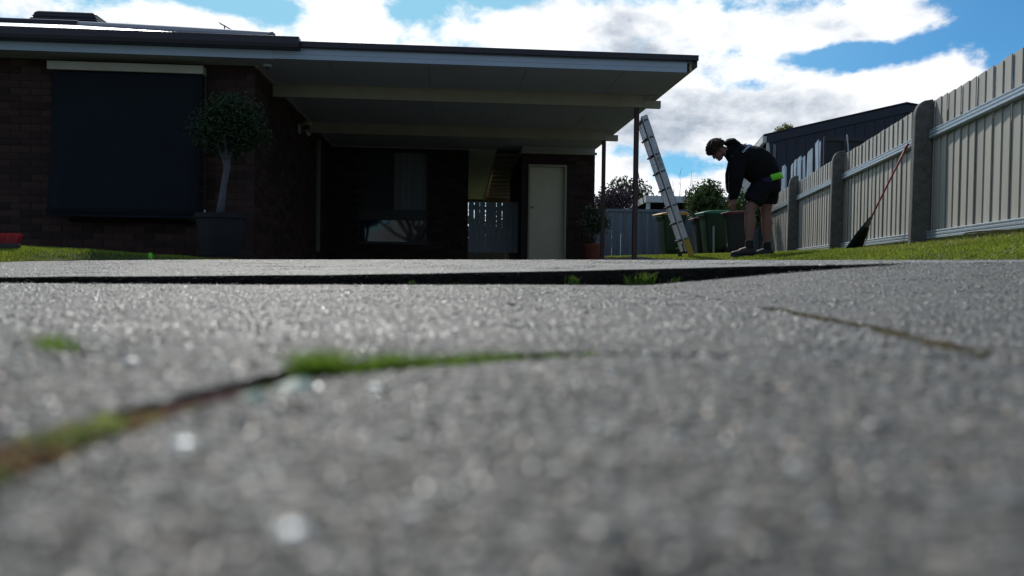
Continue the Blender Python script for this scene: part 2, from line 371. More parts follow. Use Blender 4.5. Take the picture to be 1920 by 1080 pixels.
# right lawn between slab edge and fence
LY = [1.0, 3.0, 4.7, 7, 10, 13, 16, 20, 26, 34]
EX = [3.2, 3.1, 3.05, 3.0, 2.85, 2.60, 2.5, 2.5, 2.4, 2.4]
FZ = [.34, .37, .39, .385, .37, .40, .44, .49, .55, .6]
EZ = [.06, .065, .086, .112, .146, .20, .26, .335, .42, .5]
def fence_x(y): return 5.37 + (y - 10.28) * .1707
def z_rlawn(x, y):
    ex = np.interp(y, LY, EX); fz = np.interp(y, LY, FZ); ez = np.interp(y, LY, EZ); t = np.clip((x - ex) / (fence_x(y) - ex), 0, 1)
    return ez + (fz - ez) * t ** .75
def z_llawn(x, y):
    yc = np.maximum(y, 6.5); px = 960 + FPX * x / yc
    crest = np.interp(px, [-300, 0, 100, 230, 300, 400, 470], [462, 464.5, 468.0, 477.5, 481, 486, 488.2])
    zc = np.minimum(yc, 7.2) * (yh(px) - crest) / FPX
    ye = np.interp(x, [-12, -3.7, -3.0], [4.9, 5.35, 8.2])
    t = sstep(0, 1, (y - ye) / np.maximum(6.5 - ye, .25))
    return z_far(x, y) * (1 - t) + zc * t + .002

def slab(name, poly, zf, step, mats, depth=.10, smooth=True, rough=0.0, grow=1.0):
    """sheet with thickness over a polygon; grid points inside, finer close to the camera"""
    P = np.array(poly)
    def inside(x, y):
        r = np.zeros(x.shape, bool); n = len(P)
        for i in range(n):
            x0, y0 = P[i]; x1, y1 = P[(i + 1) % n]
            c = ((y0 > y) != (y1 > y)) & (x < (x1 - x0) * (y - y0) / (y1 - y0 + 1e-12) + x0); r ^= c
        return r
    b = []
    for i in range(len(P)):
        a, c = P[i], P[(i + 1) % len(P)]; n = max(1, int(np.hypot(*(c - a)) / step)); n = min(n, 160)
        for k in range(n): b.append(a + (c - a) * k / n)
    b = np.array(b)
    gx, gy = np.meshgrid(np.arange(P[:, 0].min(), P[:, 0].max(), step), np.arange(P[:, 1].min(), P[:, 1].max(), step))
    g = np.stack([gx.ravel(), gy.ravel()], 1); g = g + rng.uniform(-.2, .2, g.shape) * step; g = g[inside(g[:, 0], g[:, 1])]
    pts = [Vector(p) for p in b] + [Vector(p) for p in g]
    nb = len(b)
    vv, ee, ff, *_ = delaunay_2d_cdt(pts, [(i, (i + 1) % nb) for i in range(nb)], [], 1, 1e-5)
    V = np.array([(v.x, v.y) for v in vv]); z = zf(V[:, 0], V[:, 1]) + 0 * V[:, 0]
    if rough: z = z + rng.uniform(-rough, rough, len(z))
    verts = [(V[i, 0], V[i, 1], z[i]) for i in range(len(V))]
    faces = []
    for f in ff:
        f = list(f); a, b_, c = (V[f[0]], V[f[1]], V[f[2]])
        if (b_[0] - a[0]) * (c[1] - a[1]) - (b_[1] - a[1]) * (c[0] - a[0]) < 0: f = f[::-1]
        faces.append(tuple(f))
    cnt = {}
    for f in faces:
        for i in range(len(f)):
            a, b_ = f[i], f[(i + 1) % len(f)]; cnt[(a, b_)] = 1
    k = len(verts); low = {}
    for (a, b_) in list(cnt):
        if (b_, a) not in cnt:
            for q in (a, b_):
                if q not in low: low[q] = len(verts); verts.append((verts[q][0], verts[q][1], verts[q][2] - depth))
            faces.append((b_, a, low[a], low[b_]))
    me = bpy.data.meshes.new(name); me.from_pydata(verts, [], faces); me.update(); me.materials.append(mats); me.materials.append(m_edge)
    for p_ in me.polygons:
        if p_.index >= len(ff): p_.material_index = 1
    o = bpy.data.objects.new(name, me); col.objects.link(o); o['kind'] = 'structure'
    return o

# base terrain sheet to the horizon
def z_base(x, y): return -.30 + .52 * sstep(3, 24, y)
gv = []; gf = []
xs = [-600, -200, -60, -20, -8, 0, 8, 20, 60, 200, 600]; ys = [-600, -200, -60, -20, -5, 0, 3, 6, 10, 14, 18, 22, 26, 40, 80, 200, 900]
for y in ys:
    for x in xs: gv.append((x, y, float(z_base(x, y))))
for j in range(len(ys) - 1):
    for i in range(len(xs) - 1):
        a = j * len(xs) + i; gf.append((a, a + 1, a + len(xs) + 1, a + len(xs)))
o = MB().add(gv, gf).build('ground', m_ground); o['kind'] = 'structure'

def gp(px, py, z=-.055):
    d = at(px, py, 1); return (d.x * z / d.z, d.y * z / d.z)
crack_hi = [gp(*p) for p in [(0, 832), (110, 800), (200, 777), (300, 752), (400, 727), (470, 712), (540, 694), (620, 684), (700, 680), (800, 673), (960, 665), (1040, 663), (1110, 664)]]
crack_lo = [gp(*p) for p in [(0, 916), (110, 870), (200, 829), (300, 792), (400, 757), (470, 738), (560, 714), (620, 706), (700, 698), (800, 690), (960, 678), (1040, 671), (1110, 667)]]
JX, JY = gp(1850, 672)                     # end of the long joint
jlong = [(JX, JY), (.352, .75), (.362, 1.0), (.372, 1.4), (.385, 1.9), (.405, LIPY - .012)]
hi_l = (-.185, .16); lo_l = (-.140, .13)
def jag(pts, amp):
    out = []
    for a, b in zip(pts[:-1], pts[1:]):
        n = max(2, int(math.hypot(b[0] - a[0], b[1] - a[1]) / .007))
        for k in range(n):
            t = k / n; out.append((a[0] + (b[0] - a[0]) * t + random.uniform(-amp, amp) * (k > 0), a[1] + (b[1] - a[1]) * t + random.uniform(-amp, amp) * (k > 0)))
    return out + [pts[-1]]
crack_hi0, crack_lo0 = crack_hi, crack_lo
crack_hi = jag(crack_hi[:11], .0017) + crack_hi[11:]; crack_lo = jag(crack_lo[:11], .0014) + crack_lo[11:]
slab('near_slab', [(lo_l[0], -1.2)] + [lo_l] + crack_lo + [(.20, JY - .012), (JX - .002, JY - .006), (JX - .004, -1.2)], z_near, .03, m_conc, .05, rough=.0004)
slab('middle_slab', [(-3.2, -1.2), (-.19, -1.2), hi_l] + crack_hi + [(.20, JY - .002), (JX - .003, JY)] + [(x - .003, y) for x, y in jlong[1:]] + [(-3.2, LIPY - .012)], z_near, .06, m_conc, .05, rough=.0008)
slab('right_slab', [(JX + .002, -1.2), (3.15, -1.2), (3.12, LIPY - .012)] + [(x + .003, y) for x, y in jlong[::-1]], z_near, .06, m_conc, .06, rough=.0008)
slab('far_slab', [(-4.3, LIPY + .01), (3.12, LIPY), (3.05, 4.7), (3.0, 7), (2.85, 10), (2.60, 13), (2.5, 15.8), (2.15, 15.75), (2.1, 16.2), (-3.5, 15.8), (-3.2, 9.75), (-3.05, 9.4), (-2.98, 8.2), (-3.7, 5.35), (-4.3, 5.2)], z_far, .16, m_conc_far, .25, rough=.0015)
slab('left_lawn_ground', [(-13, 4.85), (-4.2, 5.2), (-3.7, 5.37), (-2.98, 8.2), (-3.02, 9.45), (-13, 9.3)], z_llawn, .14, m_ground, .2)
slab('right_lawn_ground', [(3.12, .8), (3.1, 3), (3.05, 4.7), (3.0, 7), (2.85, 10), (2.60, 13), (2.5, 18), (2.4, 34), (16, 34), (9, 10), (7, .8)], z_rlawn, .22, m_ground, .2)

# aggregate: stones bedded in the concrete
ico = bmesh.new(); bmesh.ops.create_icosphere(ico, subdivisions=1, radius=1)
ico.free()
IV = np.array([(1, 0, .1), (.3, .95, .35), (-.8, .6, 0), (-.75, -.7, .3), (.35, -.95, 0), (.15, .05, 1), (0, 0, -1)], float)
IF = np.array([(0, 1, 5), (1, 2, 5), (2, 3, 5), (3, 4, 5), (4, 0, 5), (1, 0, 6), (2, 1, 6), (3, 2, 6), (4, 3, 6), (0, 4, 6)])
def stones(name, x, y, r, zf, m, sink=.55):
    n = len(x); z = zf(x, y) - r * sink * .6
    s = np.stack([r * rng.uniform(.8, 1.4, n), r * rng.uniform(.8, 1.4, n), r * rng.uniform(.45, .8, n)], 1)
    a = rng.uniform(0, 6.28, n); ca, sa = np.cos(a), np.sin(a)
    V = IV[None] * s[:, None]; V = V + rng.uniform(-.32, .32, V.shape) * r[:, None, None]
    X = V[..., 0] * ca[:, None] - V[..., 1] * sa[:, None] + x[:, None]; Y = V[..., 0] * sa[:, None] + V[..., 1] * ca[:, None] + y[:, None]; Z = V[..., 2] + z[:, None]
    V = np.stack([X, Y, Z], -1).reshape(-1, 3); F = (IF[None] + (np.arange(n) * len(IV))[:, None, None]).reshape(-1, 3)
    return npmesh(name, V, F, m, kind='stuff')
CL = np.array(crack_lo0); CH = np.array(crack_hi0)
def in_crack(x, y, pad=.004):
    """inside the open joint"""
    yl = np.interp(x, CL[6:, 0], CL[6:, 1]); yu = np.interp(x, CH[5:, 0], CH[5:, 1])
    a = (x > CL[6, 0]) & (x < .06) & (y > yl - pad) & (y < yu + pad)
    xl = np.interp(y, [.1] + list(CH[:6, 1]), [hi_l[0]] + list(CH[:6, 0])); xr = np.interp(y, [.1] + list(CL[:7, 1]), [lo_l[0]] + list(CL[:7, 0]))
    return a | ((y < CL[6, 1] + .02) & (x > xl - pad) & (x < xr + pad))
def scatter(n, y0, y1, k=.72, xmax=3.0, xmin=-3.1, pw=1.0):
    y = y0 + (y1 - y0) * rng.uniform(0, 1, n) ** pw; x = rng.uniform(-k, k, n) * y; ok = (x < xmax) & (x > xmin); return x[ok], y[ok]
for nm, n, y0, y1, r0, r1, m in [('grit_stones', 11000, .10, .75, .0008, .0036, m_stone), ('grit_stones', 46000, .6, 2.48, .0012, .0046, m_stone), ('tan_stones', 1500, .12, 1.2, .001, .0040, m_tan),
                                 ('pebbles', 900, .11, 1.1, .0025, .0062, m_pebble), ('dark_pebbles', 260, .11, 1.0, .002, .0055, m_dpeb), ('white_stones', 420, .14, .75, .0006, .0030, m_quartz), ('white_stones', 6500, .5, 2.48, .0007, .0032, m_quartz)]:
    x, y = scatter(n, y0, y1); ok = ~in_crack(x, y) & (np.abs(x - .38) > .004); x, y = x[ok], y[ok]
    r = r0 + (r1 - r0) * rng.uniform(0, 1, len(x)) ** 2.2
    o = stones(nm, x, y, r, z_near, m)
    tag(o, 'small %s bedded in the concrete slabs' % nm.replace('_', ' '), 'stones')
x, y = scatter(40000, 2.52, 7.5, .7, 2.95, -3.6); r = .0016 + .004 * rng.uniform(0, 1, len(x)) ** 2.2
tag(stones('grit_stones', x, y, r, z_far, m_stone), 'small grey stones showing in the raised far concrete slab', 'stones')
x, y = scatter(7000, 2.52, 7.0, .7, 2.95, -3.6); r = .0012 + .003 * rng.uniform(0, 1, len(x)) ** 2.2
tag(stones('white_stones', x, y, r, z_far, m_quartz), 'small white stones showing in the raised far concrete slab', 'stones')
# the few big pale stones in the closest slab
for (px, py, wpx, m, lab) in [(545, 1000, 62, m_bigq, 'large white stone in the nearest slab, brightest at lower left'), (412, 936, 20, m_bigq, 'small round glossy stone left of the brightest white stone'),
                              (1445, 945, 78, m_pebble, 'long pale stone in the nearest slab at lower right'), (1130, 1000, 88, m_stone, 'flat grey stone in the nearest slab at bottom centre'),
                              (345, 835, 46, m_bigq, 'pale stone in the nearest slab below the mossy joint'), (888, 770, 34, m_tan, 'tan stone in the nearest slab near its centre'),
                              (515, 905, 40, m_tan, 'tan and white stone above the brightest white stone'), (1650, 800, 50, m_stone, 'grey stone in the nearest slab, right of centre'),
                              (705, 728, 30, m_bigq, 'white stone just below the grassy part of the joint'), (245, 678, 26, m_bigq, 'white stone in the middle slab, left side'), (890, 1040, 60, m_stone, 'dull grey stone at the bottom of the nearest slab')]:
    x, y = gp(px, py); r = wpx * y / FPX / 2; d = dirp(px, py)
    ox = MB(); bmx = bmesh.new(); bmesh.ops.create_icosphere(bmx, subdivisions=2, radius=1)
    for v in bmx.verts: v.co = Vector((v.co.x * r * 1.1, v.co.y * r * 1.2, v.co.z * r * .45)) * random.uniform(.9, 1.08)
    me = bpy.data.meshes.new('stone'); bmx.to_mesh(me); bmx.free(); me.materials.append(m); me.shade_smooth()
    o = bpy.data.objects.new('stone', me); col.objects.link(o); o.location = (x, y, -.055 + r * .05); tag(o, lab, 'stone', 'pale stones set in the nearest slab')

# ------------------------------------------------------------------ grass, moss
def blades(name, x, y, zf, h, wd, m, lean=.5, lab=None, cat='grass', seg=2):
    n = len(x); z = zf(x, y) if callable(zf) else zf
    a = rng.uniform(0, 6.28, n); la = rng.uniform(0, 6.28, n); ln = rng.uniform(0, lean, n) * h
    dx, dy = np.cos(a) * wd / 2, np.sin(a) * wd / 2; lx, ly = np.cos(la) * ln, np.sin(la) * ln
    zo = z - .003
    V = np.stack([np.stack([x - dx, y - dy, zo], 1), np.stack([x + dx, y + dy, zo], 1),
                  np.stack([x + dx * .8 + lx * .35, y + dy * .8 + ly * .35, zo + h * .55], 1), np.stack([x - dx * .8 + lx * .35, y - dy * .8 + ly * .35, zo + h * .55], 1),
                  np.stack([x + lx, y + ly, zo + h * .97], 1)], 1).reshape(-1, 3)
    b = (np.arange(n) * 5)[:, None]
    F = np.concatenate([b + [0, 1, 2], b + [0, 2, 3], b + [3, 2, 4]], 0)
    o = npmesh(name, V, F, m, kind='stuff'); tag(o, lab, cat); return o
n = 120000; x = rng.uniform(-5.0, -2.95, n); y = 5.0 + 3.9 * rng.uniform(0, 1, n) ** 1.8
ye = np.interp(x, [-12, -3.7, -3.0], [4.9, 5.35, 8.2]); ok = y > ye + rng.uniform(-.03, .06, n); x, y = x[ok], y[ok]
blades('lawn_grass', x, y, z_llawn, rng.uniform(.010, .034, len(x)) * (.9 + .25 * np.sin(x * 9 + 2 * np.sin(y * 4))), .0045, m_grass, .8, 'short mown lawn on the left in front of the brick wall')
n = 150000; y = 3.5 + 21 * rng.uniform(0, 1, n) ** 1.35; ex = np.interp(y, LY, EX); x = ex + (fence_x(y) - ex + .1) * rng.uniform(0, 1, n)
x += rng.uniform(-.05, .02, n) - .06 * np.clip(np.sin(y * 6.1) * np.sin(y * 2.3 + 1), 0, 1) * (rng.uniform(0, 1, n) < .3)
cl_ = .7 + .3 * np.sin(x * 7 + np.sin(y * 3)) * np.sin(y * 5 + 1)
blades('lawn_grass', x, y, z_rlawn, rng.uniform(.010, .036, n) * (cl_ * .8 + .3), .005 + .0004 * y, m_grass, .9, 'lawn strip on the right below the pale board fence')
n = 2500; y = rng.uniform(5, 20, n); x = fence_x(y) - rng.uniform(.0, .28, n)
blades('long_grass', x, y, z_rlawn, rng.uniform(.03, .085, n), .006, m_grass, .8, 'longer grass along the foot of the board fence')
n = 420; y = rng.uniform(6.2, 8.6, n); x = np.interp(y, LY, EX) + rng.uniform(.5, 1.7, n)
blades('dry_grass', x, y, z_rlawn, rng.uniform(.02, .06, n), .006, m_dry, 2.6, 'dry straw coloured stems lying in the right lawn')
# dry stalks lying on the lawn at far right
for px, py, L_, an, lb in [(1850, 472, .42, .25, 'long dry stalk lying on the right lawn, the upper one'), (1880, 478, .34, -.1, 'long dry stalk lying on the right lawn, the lower one'), (1826, 481, .22, .4, 'short dry stalk lying on the right lawn near the slab')]:
    yy = 7.2; xx = (px - 960) / FPX * yy; zz = float(z_rlawn(np.array(xx), np.array(yy))) + .052
    p = [(xx + t * L_ - L_ / 2, yy + math.sin(t * 5) * .03, zz + math.sin(t * 3.1) * .02 * (1 + an)) for t in (0, .25, .5, .75, 1)]
    tag(MB().tube(p, [.006, .007, .006, .005, .003], 5).build('dry_stalk', m_dry), lb, 'stalk', 'dry stalks on the lawn')

def path_pts(n, pts, wd, clump=0):
    P = np.array(pts); sl = np.hypot(*(P[1:] - P[:-1]).T); cs = np.concatenate([[0], np.cumsum(sl)]); t = rng.uniform(0, cs[-1], n)
    if clump:
        k = rng.uniform(0, cs[-1], clump); t = np.clip(k[rng.integers(0, clump, n)] + rng.normal(0, cs[-1] / clump * .45, n), 0, cs[-1])
    x = np.interp(t, cs, P[:, 0]); y = np.interp(t, cs, P[:, 1]); x = x + rng.normal(0, wd, n); y = y + rng.normal(0, wd, n); return x, y
mid = [((a[0] + b[0]) / 2, (a[1] + b[1]) / 2) for a, b in zip(CH, CL)]
def zc(v): return lambda x, y: np.full(x.shape, v) if hasattr(x, 'shape') else v
def moss(name, pts, n, wd, r0, r1, z, m, lab):
    x, y = path_pts(n, pts, wd, 16); r = rng.uniform(r0, r1, n); o = stones(name, x, y, r, lambda a, b: np.full(a.shape, z), m, 0); tag(o, lab, 'moss'); return o
left_mid = [(hi_l[0] * .7 + lo_l[0] * .3, .14)] + [(h[0] * .68 + l[0] * .32, h[1] * .68 + l[1] * .32) for h, l in zip(crack_hi0[:3], crack_lo0[:3])] + [mid[3]]
moss('moss', left_mid, 1800, .0055, .0014, .0048, -.0585, m_moss, 'brown moss filling the wide end of the near joint')
moss('moss', left_mid, 900, .0060, .0014, .0048, -.0585, m_moss_g, 'green moss mixed into the wide end of the near joint')
moss('moss', mid[2:6], 1500, .005, .0012, .0038, -.0590, m_moss_r, 'dull red moss deep in the middle of the near joint')
moss('moss', mid[5:11], 700, .003, .0008, .0022, -.0590, m_moss_g, 'green moss under the grass in the near joint')
moss('moss', left_mid[:2], 420, .006, .0016, .0050, -.0575, m_moss_g, 'green moss at the far left end of the near joint')
moss('moss', left_mid[2:4], 420, .004, .0014, .0046, -.0570, m_moss_y, 'yellow green moss cushion where the wide part of the near joint ends')
o = MB()
for pts in ([((hi_l[0] + lo_l[0]) / 2, .14)] + mid,):
    for a, b in zip(pts[:-1], pts[1:]):
        a = Vector((a[0], a[1], -.070)); b = Vector((b[0], b[1], -.070)); t = (b - a).normalized(); s_ = Vector((-t.y, t.x, 0)) * .03
        o.add([a - s_, b - s_, b + s_, a + s_], [(0, 1, 2, 3)])
tag(o.build('joint_dirt', m_dirt), kind='structure')
def tuft(name, px0, px1, py, n, h0, h1, lab, m=m_grass2, wd=.0016, sp=.002):
    a = gp(px0, py[0]); b = gp(px1, py[1]); x, y = path_pts(n, [a, b], sp, max(2, int(abs(px1 - px0) / 22)))
    return blades(name, x, y, np.full(n, -.060), h0 + (h1 - h0) * rng.uniform(0, 1, n) ** 1.6, wd, m, 1.3, lab)
tuft('grass_tuft', 566, 640, (703, 694), 620, .007, .025, 'brightest thick green tuft in the bend of the near joint')
tuft('grass_tuft', 655, 700, (694, 690), 260, .005, .018, 'bright green grass growing in the bend of the near joint')
tuft('grass_tuft', 705, 770, (690, 686), 330, .006, .020, 'thin green grass in the near joint right of its bend')
tuft('grass_tuft', 790, 970, (684, 672), 520, .006, .017, 'green grass in the straight part of the near joint')
tuft('grass_tuft', 1030, 1048, (668, 668), 130, .005, .013, 'tiny left grass tuft at the end of the near joint')
tuft('grass_tuft', 1078, 1100, (668, 668), 160, .005, .014, 'tiny right grass tuft at the end of the near joint')
tuft('grass_tuft', 85, 145, (648, 660), 330, .006, .020, 'small grass tuft alone on the middle slab at far left', sp=.004)
# two small pale leaves lying in the joint
for px, py, wpx, hp, rz, lab in [(548, 722, 74, 20, .35, 'pale green leaf lying across the near joint below the grass'), (470, 742, 56, 22, -.1, 'smaller pale leaf lying left of the pale green leaf')]:
    x, y = gp(px, py, -.047); r = wpx * y / FPX / 2; b = MB(); nn = 8
    top = [(r * math.cos(t), r * .55 * math.sin(t) * (1 - .25 * math.cos(t)), .0015 * math.sin(2 * t)) for t in [2 * math.pi * k / 14 for k in range(14)]]
    b.prism(top, (0, 0, .0006)); o = b.build('fallen_leaf', mat('pale_leaf_' + str(px), (.60, .68, .48), .4, c2=(.75, .78, .70), scale=60, trans=.2), loc=(x, y, -.0475), rot=(.30, -.1, rz)); tag(o, lab, 'leaf', 'pale leaves in the joint')
# long joint: mossy, getting thicker towards the camera
x, y = path_pts(1500, [(JX, JY), (.352, .76)], .005, 7); o = stones('moss', x, y, rng.uniform(.0012, .0042, len(x)), lambda a, b: np.full(a.shape, -.0550), m_mossd, 0); tag(o, 'brown moss at the thick near end of the long joint', 'moss')
x, y = path_pts(420, [(.352, .72), (.362, 1.0), (.370, 1.2)], .0045, 9); o = stones('moss', x, y, rng.uniform(.0012, .0036, 420), z_near, m_mossd, 0); tag(o, 'thin brown moss along the long joint', 'moss')
x, y = path_pts(110, [(.360, .95), (.366, 1.12)], .004); o = stones('moss', x, y, rng.uniform(.001, .0036, 110), z_near, m_moss_g, 0); tag(o, 'green moss patch half way along the long joint', 'moss')
# weeds at the raised lip
def weed(px, py, n, spread, h0, h1, lab, m=m_grass2, wd=.003):
    p = at(px, py, LIPY - .012); x = p.x + rng.normal(0, spread, n); y = LIPY - .014 - np.abs(rng.normal(0, spread * .5, n))
    return blades('weed', x, y, z_near(x, y), rng.uniform(h0, h1, n), wd, m, 1.1, lab, 'weed')
weed(1207, 533, 170, .014, .015, .050, 'bushy green weed growing at the foot of the raised slab')
weed(1178, 530, 30, .006, .015, .040, 'thin green weed left of the bushy one at the raised slab')
weed(1075, 530, 34, .012, .012, .038, 'sparse green weed with leaning blades under the raised slab')
weed(768, 532, 14, .010, .008, .022, 'very small weed in the shade of the raised slab')
weed(1262, 524, 16, .008, .010, .026, 'small weed on the right where the raised lip narrows')
weed(857, 532, 10, .008, .008, .018, 'tiny weed in the dark of the lip left of centre')
# crumbs of concrete and dirt lying against the raised edge
x = rng.uniform(-1.7, 1.2, 1500); y = LIPY - .012 - np.abs(rng.normal(0, .012, 1500))
tag(stones('lip_crumbs', x, y, .0015 + .0055 * rng.uniform(0, 1, 1500) ** 2.5, z_near, m_dpeb, 0), 'crumbs of concrete and dirt along the foot of the raised slab', 'debris')
x = rng.uniform(-1.7, 1.1, 900); y = np.full(900, LIPY - .002) - rng.uniform(0, .004, 900)
tt = rng.uniform(0, 1, 900)
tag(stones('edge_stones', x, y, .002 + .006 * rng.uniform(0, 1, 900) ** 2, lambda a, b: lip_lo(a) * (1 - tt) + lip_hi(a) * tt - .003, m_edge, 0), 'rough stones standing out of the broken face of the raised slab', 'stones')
# fallen dry leaves on the slabs
for px, py, zf, Y0, s_, m, lab in [(970, 578, -.052, None, .012, m_tan, 'tan leaf fragment on the middle slab'), (1755, 490, None, 5.0, .022, m_tan, 'curled brown leaf at the lawn edge on the right'),
                                   (1157, 489, None, 5.8, .022, m_ink, 'dark curled leaf on the crest of the far slab'), (1370, 488.5, None, 5.9, .025, m_tan, 'brown leaf on the far slab below the person'), (128, 493.5, None, 4.9, .018, m_ink, 'dark leaf on the far slab at left by the lawn')]:
    if zf: x, y = gp(px, py, zf); z = zf
    else: y = Y0; x = (px - 960) / FPX * y; z = float(z_far(np.array(x), np.array(y)))
    b = MB(); b.prism([(-s_, 0, 0), (-s_ * .3, -s_ * .5, s_ * .25), (s_ * .7, -s_ * .35, 0), (s_, .1 * s_, s_ * .35), (s_ * .2, s_ * .5, .05 * s_)], (0, 0, .001))
    tag(b.build('dry_leaf', m, loc=(x, y, z + .004), rot=(.2, .1, random.uniform(0, 6))), lab, 'leaf', 'dry leaves on the concrete')

# ------------------------------------------------------------------ the house
TH = R(4.6); HO = Vector((-2.862, 9.427, 0))
def H(u, v, z=0): return HO + Vector((u * math.cos(TH) - v * math.sin(TH), u * math.sin(TH) + v * math.cos(TH), z))
house = empty('brick_house', HO, TH, 'low dark brick house with pale fascia and open carport on its right side', 'house')
UL = -9.0                                   # house runs on to the left, out of view
WT = 2.445                                   # soffit height
# mortar cores (bricks stand 4 mm proud)
def core(name, a, b): return MB().box(a, b).build(name, m_mortar, house)
WU0, WU1, WZ0, WZ1 = -2.45, -1.02, .62, 2.25     # window behind the blind
mbx = MB().box((UL, .34, 0), (WU0, .56, WT)).box((WU1, .34, 0), (-.3, .56, WT)).box((WU0, .34, 0), (WU1, .56, WZ0)).box((WU0, .34, WZ1), (WU1, .56, WT))
mbx.build('wall', m_mortar, house)
core('wall', (-.52, .56, 0), (-.3, 6.92, WT))
# rear wall with its window opening
W = dict(u0=.24, u1=1.66, zs=.50, zt=2.37)
MB().box((-.3, 6.7, 0), (W['u0'], 6.92, 2.44)).box((W['u1'], 6.7, 0), (2.48, 6.92, 2.44)).box((W['u0'], 6.7, 0), (W['u1'], 6.92, W['zs'])).box((W['u0'], 6.7, W['zt']), (W['u1'], 6.92, 2.44)).box((2.26, 6.92, 0), (2.48, 12, 2.44)).build('wall', m_mortar, house)
# store room
MB().box((3.53, 6.1, 0), (3.66, 6.32, 2.30)).box((4.43, 6.1, 0), (5.0, 6.32, 2.30)).box((3.66, 6.1, 2.09), (4.43, 6.32, 2.30)).box((3.53, 6.32, 0), (3.75, 9.2, 2.30)).box((4.78, 6.32, 0), (5.0, 9.2, 2.30)).build('wall', m_mortar, house)
# bricks
BL, BH, BJ = .230, .076, .010
bm_full = MB().cbox((0, 0, 0), (BL, .010, BH)).mesh('brick', m_brick)
bm_half = MB().cbox((0, 0, 0), (.110, .010, BH)).mesh('brick', m_brick)
bricks = []                                  # (priority, position, rot, full)
def course(axis, fixed, a0, a1, z0, z1, holes=(), out=-1, pr=0):
    k = 0; z = z0 + BH / 2
    while z + BH / 2 < z1 + .001:
        a = a0 - (.12 if k % 2 else 0)
        while a < a1 - .02:
            l, r_ = max(a, a0), min(a + BL, a1)
            if r_ - l > .06:
                full = (r_ - l) > .17; c = (l + r_) / 2 if not full else (l + r_) / 2
                if not any(h[0] - .02 < c < h[1] + .02 and h[2] - .01 < z < h[3] + .01 for h in holes):
                    jit = random.uniform(-.0015, .0015)
                    if axis == 'u': bricks.append((pr, (c, fixed + out * .002 + jit, z), 0, r_ - l))
                    else: bricks.append((pr, (fixed - out * .002 + jit, c, z), math.pi / 2, r_ - l))
            a += BL + BJ
        z += BH + BJ; k += 1
course('u', .34, -5.2, -.3, .03, WT, [(WU0, WU1, WZ0 - .1, WZ1)], pr=0)
course('v', -.3, .36, 6.68, .05, WT, pr=2)
course('u', 6.1, 3.53, 5.0, .12, 2.29, [(3.60, 4.49, 0, 2.11)], pr=1)
course('u', 6.7, -.28, 2.48, .12, 2.42, [(.24, 1.66, .5, 2.37)], pr=3)
# order by how large they show: front wall uncovered by the blind, then the store room wall, then the rest
def shows(b):
    pr, p, r_, l = b
    if pr == 0: return 1.0 if (p[0] > -4.2 and not (-2.6 < p[0] < -.9 and p[2] > .55)) else 9
    return {1: 2.0, 2: 3.0, 3: 4.0}[pr]
bricks.sort(key=shows)
for b in bricks[:298]:
    inst(bm_full if b[3] > .17 else bm_half, 'brick', house, b[1], (0, 0, b[2]), (b[3] / (BL if b[3] > .17 else .110), 1, 1))
rest = MB()
for b in bricks[298:]:
    m_ = Matrix.Translation(b[1]) @ Matrix.Rotation(b[2], 4, 'Z'); rest.cbox((0, 0, 0), (b[3], .010, BH), m_)
rest.build('brick', m_brick, house)['kind'] = 'stuff'
# soldier course sill under the blind
sb = MB().cbox((0, 0, 0), (.076, .16, .105)).mesh('sill_brick', m_brick)
for k in range(17): inst(sb, 'sill_brick', house, (WU0 + .03 + k * .0865, .30, .56), (R(-14), 0, 0))
# window behind the blind
wf = MB()
for a, b in [((WU0, .40, WZ0), (WU1, .45, WZ0 + .05)), ((WU0, .40, WZ1 - .05), (WU1, .45, WZ1)), ((WU0, .40, WZ0 + .05), (WU0 + .05, .45, WZ1 - .05)), ((WU1 - .05, .40, WZ0 + .05), (WU1, .45, WZ1 - .05)), ((-1.76, .40, WZ0 + .05), (-1.71, .45, WZ1 - .05))]: wf.box(a, b)
o = wf.build('window', m_frame, house); MB().box((WU0 + .05, .42, WZ0 + .05), (WU1 - .05, .426, WZ1 - .05)).build('pane', m_glass, o)
# eave: soffit sheets, fascia, gutter
MB().box((UL, .03, WT + .003), (-.02, .339, WT + .015)).build('soffit', m_soffit, house)
# carport ceiling in sheets with visible joints
cu = [-.298, .62, 1.82, 3.02, 4.22, 5.02]
for a, b in zip(cu[:-1], cu[1:]):
    for v0, v1 in ((.03, 1.3), (1.36, 4.1), (4.16, 6.69)):
        MB().box((a + .003, v0 + .002, 2.452), (b - .003, v1 - .002, 2.462)).build('ceiling_sheet', m_soffit, house)
# carport roof deck above
MB().box((-.3, -.02, 2.57), (5.13, 9.3, 2.60)).build('carport_roof', m_roof_cap, house)
MB().box((-.52, 6.95, 2.44), (2.6, 12.0, 2.55)).build('rear_roof', m_roof_cap, house)
f = MB().box((-.0, -.022, 2.452), (5.0, .0, 2.505)).box((-.0, -.020, 2.508), (5.0, .0, 2.585)); f.box((-.0, .0, 2.452), (5.0, .028, 2.585)); f.build('fascia', m_fascia, house)
MB().box((UL, -.022, 2.447), (-.003, .028, 2.578)).build('fascia', m_fascia, house)
# slim dark flashing on the carport front, deeper gutter on the house front
MB().prism([(.32, -.075, 2.588), (.32, -.022, 2.588), (.32, .05, 2.605), (.32, .05, 2.662), (.32, -.075, 2.655)], (4.81, 0, 0)).build('roof_flashing', m_gutter, house, bevel=.004)
MB().prism([(UL, -.145, 2.555), (UL, -.024, 2.545), (UL, -.024, 2.685), (UL, -.150, 2.685), (UL, -.155, 2.60)], (.32 - .003 - UL, 0, 0)).build('gutter', m_gutter, house, bevel=.004)
